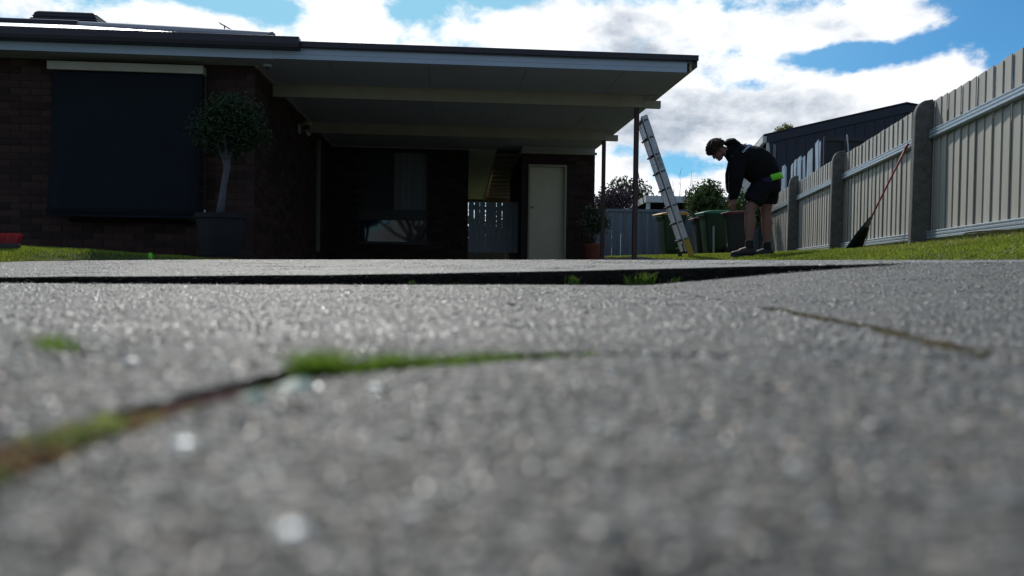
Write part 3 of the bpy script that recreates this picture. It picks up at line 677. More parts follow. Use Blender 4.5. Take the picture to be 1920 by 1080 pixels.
# right hand edge of the carport roof
MB().box((5.04, .0, 2.475), (5.07, 8.2, 2.585)).build('barge_board', m_cream, house)
MB().prism([(5.073, -.02, 2.50), (5.13, -.02, 2.52), (5.13, -.02, 2.662), (5.073, -.02, 2.662)], (0, 8.3, 0)).build('side_gutter', m_gutter, house)
# beams
for v0, zt, zb in ((1.3, 2.462, 2.282), (4.1, 2.452, 2.272)):
    b = MB().box((-.298, v0, zb), (4.78, v0 + .058, zt)); b.build('beam', m_cream, house, bevel=.003)
    MB().box((4.782, v0 - .004, zb - .004), (5.035, v0 + .062, zb + .10)).build('beam_bracket', m_cream, house, bevel=.004)
    MB().box((-.296, v0 - .012, zt - .014), (4.78, v0 - .001, zt)).build('beam_trim', m_cream, house)
MB().box((-.28, 6.655, 2.425), (2.48, 6.697, 2.45)).build('cornice', m_cream, house)
MB().box((3.50, 6.00, 2.295), (5.02, 6.06, 2.34)).build('cornice', m_cream, house)
MB().prism([(-.297, .34, 2.452), (-.262, .34, 2.452), (-.262, .34, 2.428), (-.297, .34, 2.428)], (0, 6.3, 0)).build('wall_trim', m_cream, house)
MB().box((3.53, 6.1, 2.303), (5.0, 9.2, 2.45)).build('store_room_lintel', m_soffit, house)
# posts
for u, v, zb in ((4.70, 1.33, .10), (4.79, 4.13, .12)):
    MB().box((u - .032, v - .03, zb), (u + .032, v + .03, 2.28 if v < 2 else 2.27)).build('post', m_post, house, bevel=.004)
# rear window
o = MB()
u0, u1 = W['u0'], W['u1']; zz = [.50, .53, .96, 1.18, 2.33, 2.37]
o.box((u0, 6.74, .50), (u1, 6.79, .525)).box((u0, 6.74, .965), (u1, 6.79, 1.18)).box((u0, 6.74, 2.34), (u1, 6.79, 2.37))
for a, b in ((u0, u0 + .03), (u1 - .03, u1)): o.box((a, 6.74, .525), (b, 6.79, .965)).box((a, 6.74, 1.18), (b, 6.79, 2.34))
o.box((.93, 6.74, 1.18), (.965, 6.79, 2.34)); fr = o.build('window', m_frame, house)
MB().box((u0 + .03, 6.76, .525), (u1 - .03, 6.766, .965)).build('pane', mat('low_glass', (.016, .024, .036), .03, spec=.7), fr)
MB().box((u0 + .03, 6.76, 1.18), (.93, 6.766, 2.34)).build('pane', mat('fly_screen', (.05, .055, .06), .8, spec=.1), fr)
MB().box((.965, 6.76, 1.18), (u1 - .03, 6.766, 2.34)).build('pane', m_curtain, fr)
MB().box((u0 - .04, 6.66, .47), (u1 + .04, 6.698, .50)).build('window_sill', m_frame, house)
# downpipe on the inner side wall, flood light, dome camera
MB().box((-.297, 4.83, .26), (-.23, 4.92, 2.28)).build('downpipe', m_frame2, house, bevel=.01)
fl = MB().box((-.298, 3.10, 2.10), (-.27, 3.22, 2.24)).build('flood_light', m_soffit, house)
MB().tube([(-.27, 3.16, 2.22), (-.17, 3.12, 2.27), (-.10, 3.05, 2.24)], .035, 10).build('lamp_head', m_cream, fl, smooth=True)
MB().tube([(-.27, 3.16, 2.14), (-.16, 3.10, 2.12), (-.12, 3.06, 2.06)], [.015, .035, .03], 10).build('sensor', m_cream, fl, smooth=True)
dc = MB().lathe([(.0, -.03), (.045, -.028), (.055, -.004), (.055, 0)], 16, (-.12, .20, 2.43)).build('dome_camera', m_soffit, house, smooth=True)
MB().lathe([(.0, -.05), (.018, -.047), (.028, -.034), (.030, -.028)], 12, (-.12, .20, 2.43)).build('lens_dome', m_ink, dc, smooth=True)
# store room door
dr = MB().box((3.70, 6.16, .16), (4.39, 6.195, 2.045)).build('door', m_door, house)
MB().box((3.66, 6.08, .15), (3.70, 6.20, 2.09)).box((4.39, 6.08, .15), (4.43, 6.20, 2.09)).box((3.70, 6.08, 2.045), (4.39, 6.20, 2.09)).build('door_frame', m_cream, house, bevel=.003)
MB().tube([(3.75, 6.16, 1.24), (3.75, 6.12, 1.24)], .012, 8).build('handle', m_rail, dr); kb = MB()
kb.lathe([(0, -.026), (.016, -.022), (.026, 0), (.016, .022), (0, .026)], 12, (3.75, 6.10, 1.24)); kb.build('knob', m_rail, dr, smooth=True)
MB().box((3.725, 6.155, 1.40), (3.745, 6.158, 1.43)).build('lock', m_rail, dr)
# corrugated roof of the house: front plane with the hip running to its corner
RU = -.02; TP = .303; zg = 2.69
V = []; F = []; per = 8; n = int((RU - UL) / .076 * per)
for i in range(n + 1):
    u = RU - i * .076 / per; tm = min(4.0, max(.02, RU - u)); c = .009 * math.cos(2 * math.pi * i / per)
    V += [(u, -.10, zg - .03 + c), (u, tm, zg + TP * tm + c)]
F = [(2 * i, 2 * i + 1, 2 * i + 3, 2 * i + 2) for i in range(n)]
MB().add(V, [f[::-1] for f in F]).build('roof', m_roof, house, smooth=True)
MB().add([(RU, -.1, zg - .03), (RU, 8.1, zg - .03), (RU - 4, 4, zg + TP * 4), (UL, 4, zg + TP * 4), (UL, 8.1, zg - .03)], [(0, 1, 2), (1, 4, 3, 2)]).build('roof_back', m_roof_cap, house)
rc = MB(); hp = Vector((RU - 4, 4, zg + TP * 4 + .02))
rc.tube([(RU, -.02, zg + .02), (RU - 2, 1.98, zg + TP * 2 + .02), hp], .055, 8); rc.build('hip_cap', m_roof_cap, house)
MB().tube([hp, (UL, 4, zg + TP * 4 + .02)], .07, 8).build('ridge_cap', m_gutter, house)
# evaporative cooler on the ridge
co = empty('evaporative_cooler', H(-4.45, 4.9, 3.93), TH, 'dark louvred evaporative cooler box standing on the house roof ridge', 'air cooler')
def frus(w0, w1, z0, z1, d=.55): return ([(-w0, -d * w0 / .6, z0), (w0, -d * w0 / .6, z0), (w0, d * w0 / .6, z0), (-w0, d * w0 / .6, z0), (-w1, -d * w1 / .6, z1), (w1, -d * w1 / .6, z1), (w1, d * w1 / .6, z1), (-w1, d * w1 / .6, z1)], [(0, 3, 2, 1), (4, 5, 6, 7), (0, 1, 5, 4), (1, 2, 6, 5), (2, 3, 7, 6), (3, 0, 4, 7)])
MB().add(*frus(.56, .50, -.3, .29)).build('cooler_body', m_gutter, co)
for k in range(5): MB().add(*frus(.625 - .025 * k, .60 - .025 * k, .03 + k * .052, .055 + k * .052)).build('louvre', m_gutter, co)
MB().add(*frus(.52, .46, .29, .345)).build('cooler_lid', m_gutter, co, bevel=.03)
# tv antenna
an = at(421, 52, 15.5); ae = empty('tv_antenna', an, 0, 'small dark television antenna behind the roof hip', 'antenna')
MB().tube([(0, 0, -1.2), (0, 0, .05)], .012, 6).build('mast', m_ink, ae); MB().tube([(-.09, 0, .08), (.10, 0, -.02)], .010, 6).build('boom', m_ink, ae)
for k in range(5): MB().tube([(-.08 + k * .04, -.1, .075 - k * .022), (-.04 + k * .04, .1, .075 - k * .022)], .006, 5).build('antenna_rod', m_ink, ae)

# outdoor blind
bl = empty('outdoor_blind', H(-1.75, .1, 0), TH, 'charcoal outdoor blind rolled down over the front window', 'window blind')
MB().box((-.91, .06, 2.285), (.885, .20, 2.385)).build('blind_cover', m_cream, bl, bevel=.006)
n = 16; V = []; F = []
for j in range(n + 1):
    t = j / n; z = 2.30 - t * 1.74; v = .10 - .14 * t + .02 * math.sin(t * 3.1)
    for i in range(13):
        s_ = i / 12; V.append((-.865 + 1.73 * s_, v + .004 * math.sin(s_ * 9 + t * 4), z + .004 * math.sin(s_ * 7) * t))
for j in range(n):
    for i in range(12): a = j * 13 + i; F.append((a, a + 13, a + 14, a + 1))
o = MB().add(V, F).build('blind_fabric', m_blind, bl, smooth=True); so_ = o.modifiers.new('thick', 'SOLIDIFY'); so_.thickness = .004
MB().box((-.875, -.055, .545), (.87, -.025, .575)).build('bottom_bar', m_blind, bl, bevel=.004)
MB().tube([(.905, .10, 2.28), (.905, .08, .66)], .004, 6).build('pull_cord', m_frame, bl)
MB().tube([(.905, .08, .66), (.905, .08, .60)], .012, 6).build('cord_weight', m_white, bl)

# ------------------------------------------------------------------ gate and what lies behind it
gt = empty('picket_gate', H(2.48, 6.8, .2), TH, 'grey picket gate with round topped boards between house and store room', 'gate')
def picket(wd, h, th=.018):
    pts = [(-wd / 2, 0, 0), (wd / 2, 0, 0)] + [(wd / 2 * math.cos(a), 0, h - wd / 2 * .55 + wd / 2 * .55 * math.sin(a)) for a in [math.pi * k / 8 for k in range(9)]]
    return MB().prism(pts[:2] + pts[2:], (0, th, 0))
pk = picket(.108, 1.06).mesh('picket', m_gate)
for k in range(9): inst(pk, 'picket', gt, (.075 + k * .1155, 0, .13 + random.uniform(-.006, .006)), (0, random.uniform(-.006, .006), 0))
for z in (.32, 1.02): MB().box((.01, .02, z), (1.05, .055, z + .07)).build('gate_rail', m_gate, gt)
# covered patio behind: lined ceiling falling away, battens beside it
pa = empty('patio_roof', H(2.48, 7.0, 0), TH, 'cream lined sloping patio roof with timber battens behind the picket gate', 'patio roof')
z0, z1 = 2.43, 1.80
MB().prism([(-.2, -.28, z0 + .015), (.56, -.28, z0 + .015), (.56, .1, z0), (.50, 4.0, z1), (-.2, 4.0, z1), (-.2, .1, z0)], (0, 0, .012)).build('ceiling_lining', m_lining, pa)
MB().prism([(.56, .1, z0 - .03), (.59, .1, z0 - .03), (.53, 4.0, z1 - .03), (.50, 4.0, z1 - .03)], (0, 0, .05)).build('edge_beam', m_cream, pa)
MB().prism([(.60, .1, z0 + .08), (1.3, .1, z0 + .08), (1.3, 4.0, z1 + .08), (.55, 4.0, z1 + .08)], (0, 0, .01)).build('roof_sheet', m_timber, pa)
for k in range(11):
    t = (k + .4) / 11; zz = z0 + (z1 - z0) * t; MB().box((.60, .1 + 3.9 * t - .03, zz - .01), (1.25, .1 + 3.9 * t + .03, zz + .045)).build('batten', m_cream, pa)
MB().box((-.2, 4.02, z1 - .08), (1.3, 4.10, z1 + .09)).build('end_beam', m_timber, pa)
MB().box((-.15, 4.02, .1), (-.08, 4.08, z1 - .08)).build('post', m_timber, pa)
MB().box((1.1, 4.02, .1), (1.17, 4.08, z1 - .08)).build('post', m_timber, pa)

# ------------------------------------------------------------------ foliage helper
def leaves(c, r, n, size, clump=14, shell=.55, flat=1.0):
    """leaf faces spread through clumps inside an ellipsoid; returns verts, faces"""
    c = np.array(c); r = np.array(r)
    d = rng.normal(size=(clump, 3)); d /= np.linalg.norm(d, axis=1)[:, None]; cc = d * (shell + (1 - shell) * rng.uniform(0, 1, (clump, 1)) ** .5) * .78
    k = rng.integers(0, clump, n); p = cc[k] + rng.normal(size=(n, 3)) * .21
    l = np.linalg.norm(p, axis=1); lim = 1.06 + rng.normal(0, .05, n); s = np.where(l > lim, lim / l, 1); p = p * s[:, None]
    p = p * r + c
    a = rng.normal(size=(n, 3)); a /= np.linalg.norm(a, axis=1)[:, None]; b = np.cross(a, rng.normal(size=(n, 3))); b /= np.linalg.norm(b, axis=1)[:, None]
    sz = size * rng.uniform(.6, 1.3, (n, 1))
    V = np.stack([p - a * sz, p + b * sz * .42, p + a * sz, p - b * sz * .42], 1).reshape(-1, 3)
    F = np.arange(n * 4).reshape(-1, 4); return V, F
def crown(parts, m, parent, name='crown'):
    Vs, Fs, k = [], [], 0
    for V, F in parts: Vs.append(V); Fs.append(F + k); k += len(V)
    return npmesh(name, np.concatenate(Vs), np.concatenate(Fs), m, parent)
def limbs(p0, p1, r0, r1, wob=.1, n=5):
    p0, p1 = Vector(p0), Vector(p1); out = []
    for i in range(n):
        t = i / (n - 1); q = p0.lerp(p1, t); 
        if 0 < i < n - 1: q += Vector((random.uniform(-wob, wob), random.uniform(-wob, wob), 0))
        out.append(q)
    return out, [r0 + (r1 - r0) * i / (n - 1) for i in range(n)]

# topiary in its pot
pc = H(-.39, -.75, .10); tp = empty('potted_topiary_tree', pc, 0, 'round clipped tree with a pale leaning trunk in a large dark pot', 'potted tree')
MB().lathe([(.0, .0), (.20, .0), (.235, .20), (.255, .40), (.275, .405), (.278, .455), (.255, .458), (.245, .41), (0, .40)], 32).build('pot', m_pot, tp, smooth=False)
pts = [(-.02, 0, .40), (.005, 0, .60), (.03, 0, .78), (.06, 0, .95), (.055, 0, 1.05)]
t = MB().tube(pts, [.047, .038, .034, .036, .045], 12)
for e in ((-.18, .05, 1.32), (.22, -.03, 1.34), (.05, .15, 1.35), (.10, -.18, 1.3), (-.08, -.12, 1.35)):
    p, rr = limbs((.055, 0, 1.02), e, .030, .012, .02); t.tube(p, rr, 8)
t.build('trunk', m_bark2, tp, smooth=True)
crown([leaves((.07, 0, 1.42), (.43, .42, .34), 9000, .021, 60, .35), leaves((.07, 0, 1.42), (.30, .30, .24), 3500, .028, 20, .1)], m_top, tp)
# pot plant at the store room
pp_ = empty('potted_shrub', H(4.80, 5.0, .17), 0, 'pale flowering shrub in a terracotta pot beside the store room wall', 'potted plant')
MB().lathe([(0, 0), (.15, 0), (.20, .26), (.225, .26), (.225, .32), (.20, .32), (.19, .28), (0, .28)], 24).build('pot', m_terra, pp_)
t = MB()
for k in range(7):
    a = k * .9; p, rr = limbs((0, 0, .27), (.16 * math.cos(a), .16 * math.sin(a), .8), .010, .004, .03); t.tube(p, rr, 6)
t.build('stem', m_bark, pp_)
crown([leaves((0, 0, .70), (.31, .3, .36), 1500, .030, 22, .3)], m_leaf, pp_, 'foliage')
crown([leaves((0, 0, .74), (.31, .3, .34), 320, .024, 26, .6)], m_leaff, pp_, 'flowers')['kind'] = 'stuff'

# ------------------------------------------------------------------ right hand board fence
fd = Vector((.1683, .9857, 0)).normalized(); fn = Vector((-fd.y, fd.x, 0))     # along the fence, and into the yard
FA = math.atan2(fd.y, fd.x)
fence = empty('board_fence', (5.37, 10.28, 0), FA, 'pale grey board fence with steel rails and concrete posts along the right lawn', 'fence')
# local x runs along the fence away from the camera, local y points into the yard
SP = 4.605
posts_x = [-SP, 0, SP, 2 * SP - .03, 3 * SP]
def post_mesh():
    pts = [(0, 0, 0), (0, .235, 0), (0, .215, 1.70)]
    for k in range(1, 7):
        a = R(90) * k / 6; pts.append((0, .05 + .165 * math.cos(a) ** .8 if k < 6 else .05, 1.70 + .22 * math.sin(a)))
    pts += [(0, 0, 1.93)]
    return MB().prism(pts, (.13, 0, 0)).mesh('post', m_cpost)
pm = post_mesh()
for i, X in enumerate(posts_x):
    zb = float(np.interp(10.28 + X * .9857, [5, 10.28, 14.9, 19.4, 24], [.33, .33, .36, .44, .5]))
    o = inst(pm, 'post', fence, (X - .06, -.035, zb)); b = o.modifiers.new('bevel', 'BEVEL'); b.width = .012; b.segments = 2
pw = .2192
pal = MB().box((0, -.012, 0), (pw + .022, .0, 1)).mesh('fence_board', m_fence)
X = -SP - .5; k = 0
while X < 3.05 * SP:
    yy = 10.28 + X * .9857; zt = 2.245 + .012 * math.sin(X * 1.3) + random.uniform(-.006, .006); zb = float(np.interp(yy, [5, 10.28, 19, 24], [.36, .38, .46, .5]))
    pr_ = (.017 if k % 2 else .011) + random.uniform(-.001, .002)
    inst(pal, 'fence_board', fence, (X, -.058 + pr_, zb), (0, 0, -math.asin((pr_ + .003) / pw)), (1, 1, zt - zb))
    X += pw; k += 1
rp = [(0, 0, -.055), (0, .052, -.055), (0, .062, -.045), (0, .062, -.022), (0, .050, -.016), (0, .050, -.006), (0, .062, 0), (0, .062, .018), (0, .050, .024), (0, .050, .034), (0, .062, .040), (0, .062, .050), (0, .052, .055), (0, 0, .055)]
for i in range(len(posts_x) - 1):
    a, b = posts_x[i] + .08, posts_x[i + 1] - .07
    for z in (1.80, .505):
        MB().prism(rp, (b - a, 0, 0)).build('rail', m_rail, fence, loc=(a, -.040, z + (.0 if i < 2 else .01)))

# leaf rake leaning on the fence
rk = empty('leaf_rake', at(1602, 462, 12.1), 0, 'red handled leaf rake with dark fan head leaning on the board fence', 'rake')
p0 = at(1602, 464, 12.1); p1 = at(1702, 271, 10.95); base = Vector(rk.location); nk = at(1634, 407, 11.75)
MB().tube([nk - base, p1 - base], .0125, 10).build('handle', m_redh, rk, smooth=True)
MB().tube([nk - base + (p1 - nk) * .93, nk - base + (p1 - nk) * 1.01], .018, 10).build('grip', m_redh, rk, smooth=True)
ax = (p0 - nk).normalized(); sx = Vector((1, .35, .25)); sx = (sx - ax * sx.dot(ax)).normalized(); th_ = ax.cross(sx) * .012; Lh = (p0 - nk).length
tip = nk - base
sx = sx * 1.35
pl = [tip - sx * .018 - th_, tip + sx * .018 - th_, tip + ax * Lh * .35 + sx * .055 - th_ * 1.4, tip + ax * Lh * .99 + sx * .13 - th_, tip + ax * Lh * 1.0 - sx * .13 - th_, tip + ax * Lh * .5 - sx * .085 - th_ * 1.4]
MB().prism(pl, th_ * 1.6).build('rake_head', m_rake, rk)
for k in range(11):
    s_ = -1 + k / 5; a = tip + ax * Lh * .35 + sx * .05 * s_ ; b = tip + ax * Lh * 1.03 + sx * .15 * s_; MB().tube([a + th_ * .9, (a + b) / 2 + th_ * 1.6, b + th_ * .7, b - th_ * 1.6], .005, 5).build('tine', m_rake, rk)

# ------------------------------------------------------------------ rear fence (blue grey ribbed steel)
rf = empty('steel_fence', (2.2, 24, .3), 0, 'blue grey ribbed steel fence across the back of the yard', 'fence')
sh_pts = lambda w_: [(0, 0, 0), (w_ * .30, 0, 0), (w_ * .36, -.035, 0), (w_ * .50, -.035, 0), (w_ * .56, 0, 0), (w_ - .004, 0, 0), (w_ - .004, .01, 0), (0, .01, 0)]
sh = MB().prism(sh_pts(.27), (0, 0, 1.53)).mesh('fence_sheet', m_bfence)
for k in range(21): inst(sh, 'fence_sheet', rf, (k * .27, 0, -.05))
MB().box((0, -.05, 1.48), (5.67, .03, 1.56)).build('top_rail', m_bfence, rf); MB().box((0, -.05, -.06), (5.67, -.037, .0)).build('bottom_rail', m_bfence, rf)

lfz = empty('low_paling_fence', (-6.2, 23.2, .1), 0, 'low dark paling fence behind the house seen through the picket gate gaps', 'fence')
lp = MB().box((0, 0, 0), (.095, .018, 1.13)).mesh('paling', m_bark)
for k in range(84): inst(lp, 'paling', lfz, (k * .1, 0, random.uniform(-.03, .02)))
for z in (.3, .9): MB().box((0, .02, z), (8.4, .06, z + .07)).build('rail', m_bark, lfz)
MB().box((0, .065, -.1), (8.4, .12, .5)).build('plinth_board', m_bark, lfz)
# ------------------------------------------------------------------ ladder
lt = Vector((2.12, 12.93, 2.50)); lf = Vector((2.93, 12.95, .245))
ld = empty('extension_ladder', lf, 0, 'silver aluminium extension ladder with yellow feet leaning on the carport roof edge', 'ladder')
ax = (lt - lf).normalized(); Ln = (lt - lf).length + .03
wv = Vector((-.012, .40, 0)); wv = (wv - ax * wv.dot(ax)); wv = wv.normalized() * .40        # from the near to the far stile
dv = ax.cross(wv).normalized()                                                          # thickness direction
if dv.x > 0: dv = -dv                                                                   # towards the house
def stile(a, off, l0, l1, dep, m, nm, wdt=.026):
    w_ = wv.normalized() * wdt; p = a + ax * l0 + dv * off
    return MB().prism([p, p + w_, p + w_ + dv * dep, p + dv * dep], ax * (l1 - l0)).build(nm, m, ld, bevel=.003)
Z0 = Vector((0, 0, 0))
stile(Z0, -.055, .22, Ln, .104, m_alu, 'stile'); stile(wv, -.055, .22, Ln, .104, m_alu, 'stile')
stile(Z0 + wv.normalized() * .03, .0, .10, Ln - .02, .056, m_alu, 'inner_stile', .020); stile(wv - wv.normalized() * .03, .0, .10, Ln - .02, .056, m_alu, 'inner_stile', .020)
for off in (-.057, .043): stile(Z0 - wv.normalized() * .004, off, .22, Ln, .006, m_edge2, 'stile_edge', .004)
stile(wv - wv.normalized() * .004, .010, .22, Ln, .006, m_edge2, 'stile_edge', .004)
stile(Z0 - wv.normalized() * .004, -.056, .0, .30, .092, m_yel, 'foot', .034); stile(wv, .040, .0, .18, .06, m_ink, 'foot', .03)
nr = int(Ln / .292)
for k in range(nr + 1):
    l = .30 + k * .292
    if l > Ln - .02: break
    p = ax * l; MB().tube([p + dv * .01, p + dv * .01 + wv], .016, 8).build('rung', m_alu, ld)
    MB().tube([p + dv * .07, p + dv * .07 + wv], .017, 8).build('rung', m_ink, ld)
    for q in (-.026, .010):
        c = p + dv * q - wv.normalized() * .0065; up = ax * .018; sd_ = dv * .016
        MB().prism([c - up * 1.2, c + sd_ + up * .3, c + sd_ * .6 + up, c + up * .5, c - sd_ * .6 + up, c - sd_ + up * .3], wv.normalized() * .003).build('rung_rivet', m_ink, ld)
def text(body, size, m, parent, name, mw):
    cu_ = bpy.data.curves.new(name, 'FONT'); cu_.body = body; cu_.size = size; cu_.extrude = .0006; cu_.align_x = 'CENTER'; cu_.align_y = 'CENTER'
    to = bpy.data.objects.new(name, cu_); col.objects.link(to); dg = bpy.context.evaluated_depsgraph_get(); me = bpy.data.meshes.new_from_object(to.evaluated_get(dg))
    col.objects.unlink(to); bpy.data.objects.remove(to); me.transform(mw); me.materials.clear(); me.materials.append(m)
    o = bpy.data.objects.new(name, me); col.objects.link(o); o.parent = parent; return o
def tmat(c, xdir, nrm):
    x_ = xdir.normalized(); z_ = nrm.normalized(); y_ = z_.cross(x_)
    return Matrix(((x_.x, y_.x, z_.x, c.x), (x_.y, y_.y, z_.y, c.y), (x_.z, y_.z, z_.z, c.z), (0, 0, 0, 1)))
nrm = -wv.normalized()
text('BAILEY', .052, m_ink, ld, 'printed_name', tmat(ax * 1.63 + nrm * .003, -ax, nrm))
fr_ = MB(); c = ax * 1.63 + nrm * .003
for s_ in (-1, 1):
    fr_.prism([c + ax * (-.10) + dv * (.026 * s_), c + ax * .10 + dv * (.026 * s_), c + ax * .10 + dv * (.029 * s_), c - ax * .10 + dv * (.029 * s_)], nrm * .001)
    fr_.prism([c + ax * (.10 * s_) - dv * .026, c + ax * (.10 * s_) + dv * .026, c + ax * (.103 * s_) + dv * .026, c + ax * (.103 * s_) - dv * .026], nrm * .001)
fr_.build('print_border', m_ink, ld)
rope_p = [at(1196, 322, 13.2), at(1200, 345, 13.2), at(1204, 362, 13.2), at(1207, 381, 13.2)]
tag(MB().tube([at(1195, 240, 13.15)] + rope_p, .010, 6).build('rope', m_rope), 'dark rope hanging beside the ladder behind the front carport post', 'rope')

# ------------------------------------------------------------------ bins
def wheelie(loc, rz, mb_, ml, lab, s=1.0, lidang=0):
    t = empty('wheelie_bin', loc, rz, lab, 'rubbish bin', 'wheelie bins in front of the steel fence')
    # body: front faces local -x
    prof = [(.235, .20, 0), (.25, .225, .10), (.30, .27, .80), (.335, .285, .90), (.345, .29, .955)]
    V = []; F = []; n = 20
    for (a, b, z) in prof:
        for k in range(n):
            an = 2 * math.pi * k / n; ca, sa = math.cos(an), math.sin(an); e = .35
            xx = a * math.copysign(abs(ca) ** e, ca); yy_ = b * math.copysign(abs(sa) ** e, sa)
            V.append((xx + (.03 if z < .5 else 0), yy_, z + .04))
    for j in range(len(prof) - 1):
        for k in range(n): F.append((j * n + k, j * n + (k + 1) % n, (j + 1) * n + (k + 1) % n, (j + 1) * n + k))
    F += [tuple(range(n))[::-1], tuple(range((len(prof) - 1) * n, len(prof) * n))]
    MB().add(V, F).build('bin_body', mb_, t, bevel=.006)
    MB().tube([(-.352, -.26, .955), (-.352, .26, .955)], .018, 8).build('rim', mb_, t)
    ld_ = MB().prism([(-.40, -.305, .995), (-.385, -.305, 1.03), (-.20, -.305, 1.075), (.25, -.305, 1.085), (.36, -.305, 1.045), (.36, -.305, 1.0)], (0, .61, 0)).build('lid', ml, t, bevel=.02)
    MB().tube([(.38, -.24, 1.02), (.43, -.24, 1.0), (.43, .24, 1.0), (.38, .24, 1.02)], .016, 8).build('handle', mb_, t)
    for y_ in (-.30, .25):
        MB().tube([(.27, y_, .10), (.27, y_ + .05, .10)], .10, 16).build('wheel', m_black, t)
    t.scale = (s, s, s); return t
def gz(x, y): return float(z_rlawn(np.array(x), np.array(y)))
wheelie((3.90, 19.5, gz(3.9, 19.5) - .01), R(12), m_bin_g, m_lid_y, 'green wheelie bin with yellow lid directly behind the ladder', .98)
wheelie((4.93, 20.4, gz(4.9, 20.4) - .01), R(0), m_bin_d, m_lid_r, 'black wheelie bin with dark red lid between the yellow and green lidded bins', .90)
wheelie((4.93, 19.4, gz(4.93, 19.4) - .01), R(8), m_bin_g, m_lid_g, 'green wheelie bin with green lid, left of the standing man', .99)
wheelie((5.18, 18.2, gz(5.18, 18.2) - .01), R(-25), m_bin_d, m_lid_r, 'dark wheelie bin with bright red lid edge in front of the green lidded bin', .90)
p = at(1338, 480, 17.6)
tag(MB().tube([at(1338, 481, 17.6), at(1338, 424, 17.6)], .022, 8).build('stake', m_gate), 'grey stake standing upright in front of the green lidded bin', 'stake')
# pale round cover by the carport post
c_ = at(1192, 487.5, 11.6); MBc = MB().lathe([(0, -.02), (.36, -.02), (.34, .01), (.22, .035), (.10, .045), (0, .047)], 28)
tag(MBc.build('round_cover', m_cpost, loc=(c_.x, c_.y, float(z_far(np.array(c_.x), np.array(c_.y))) + .005), smooth=True), 'flat domed concrete cover on the ground by the carport posts', 'cover')

# ------------------------------------------------------------------ trees, shrubs, neighbours
def shrub(name, c, r, n, size, m, lab, cat, group=None, zb=.3, extra=None, trunk_m=None, cl=24):
    o = empty(name, (c[0], c[1], zb), 0, lab, cat, group)
    t = MB()
    for k in range(5):
        e = (random.uniform(-.5, .5) * r[0], random.uniform(-.4, .4) * r[1], c[2] - zb + random.uniform(-.2, .5) * r[2])
        p, rr = limbs((random.uniform(-.05, .05), 0, 0), e, .05, .015, .08); t.tube(p, rr, 6)
    t.build('trunk', trunk_m or m_bark, o)
    parts = [leaves((0, 0, c[2] - zb), r, n, size, cl, .4)]
    if extra: parts += [leaves((e[0], e[1], e[2] - zb), e[3], e[4], size, 10, .4) for e in extra]
    crown(parts, m, o); return o
shrub('leafy_shrub', (5.45, 22.3, 1.95), (.62, .6, .62), 3000, .062, m_leaf2, 'bushy green shrub rising above the steel fence behind the bins', 'shrub', extra=[(.55, .1, 1.75, (.55, .5, .5), 1400), (-.05, -.1, 1.35, (.35, .4, .35), 700)])
shrub('leafy_shrub', (6.75, 23.0, 1.75), (.65, .5, .7), 2000, .062, m_leaf, 'dark green shrub above the steel fence behind the bending man', 'shrub')
shrub('purple_tree', (3.75, 29, 2.35), (.85, .8, .85), 2600, .075, m_leafp, 'purple leaved tree beyond the fence beside the store room', 'tree')
shrub('hedge_tree', (5.2, 35.5, 2.9), (1.35, 1.0, 1.25), 3600, .09, m_leaf, 'dark green tree seen between the front carport post and the ladder', 'tree')
shrub('hedge_tree', (3.9, 34, 2.5), (1.1, 1.0, .9), 2200, .09, m_leaf2, 'olive green tree behind the purple leaved tree', 'tree')
shrub('tall_tree', at(1472, 250, 55), (.75, .8, .62), 900, .12, mat('sunny_leaf', (.20, .20, .05), .5, island=.5, trans=.35), 'yellow green tree top showing above the navy shed roof', 'tree')
shrub('garden_bush', (-.2, 24.5, 1.25), (2.2, .8, 1.1), 3200, .07, m_leaf, 'loose dark bush behind the picket gate', 'bush', cl=40)
shrub('garden_bush', (-3.2, 27.5, 1.55), (2.4, .8, 1.3), 2200, .08, m_leaf2, 'loose bush far behind the house, left of the one behind the gate', 'bush', cl=30)
# bare twiggy tree against the sky
bt = empty('bare_tree', (7.8, 37, .4), 0, 'leafless twiggy tree top above the white neighbouring carport', 'tree'); t = MB()
bt.location = (at(1285, 360, 37).x, 37, .4)
for k in range(14):
    a = random.uniform(-1.1, 1.1); z1_ = random.uniform(2.9, 4.1); p, rr = limbs((a * .5, 0, 1.6), (a, random.uniform(-.3, .3), z1_), .02, .006, .05, 6); t.tube(p, rr, 5)
    for j in range(3): q = p[3 + j % 3]; t.tube([q, q + Vector((random.uniform(-.16, .16), 0, random.uniform(.15, .35)))], [.009, .004], 4)
t.build('branches', m_bark, bt); MB().tube([(0, 0, 0), (0, 0, 1.7)], [.10, .06], 8).build('trunk', m_bark, bt)
# white neighbouring carport
nc = empty('neighbour_carport', (0, 0, 0), 0, 'white fascia flat roofed carport beyond the steel fence', 'carport')
A = at(1211, 367, 27); zt = A.z
MB().box((A.x, 27, zt - .22), (A.x + 4.2, 27.04, zt)).build('front_fascia', m_white, nc)
MB().box((A.x - .0, 27.045, zt - .22), (A.x + .04, 33, zt)).build('side_fascia', m_white, nc)
MB().box((A.x + .04, 27.05, zt - .06), (A.x + 4.2, 33, zt - .01)).build('roof', m_gutter, nc)
for x_ in (A.x + .05, A.x + 4.0): MB().box((x_, 27.1, .3), (x_ + .12, 27.22, zt - .07)).build('post', m_white, nc)
MB().box((A.x + .1, 32.7, .3), (A.x + 4.2, 32.8, zt - .08)).build('rear_wall', m_ink, nc)
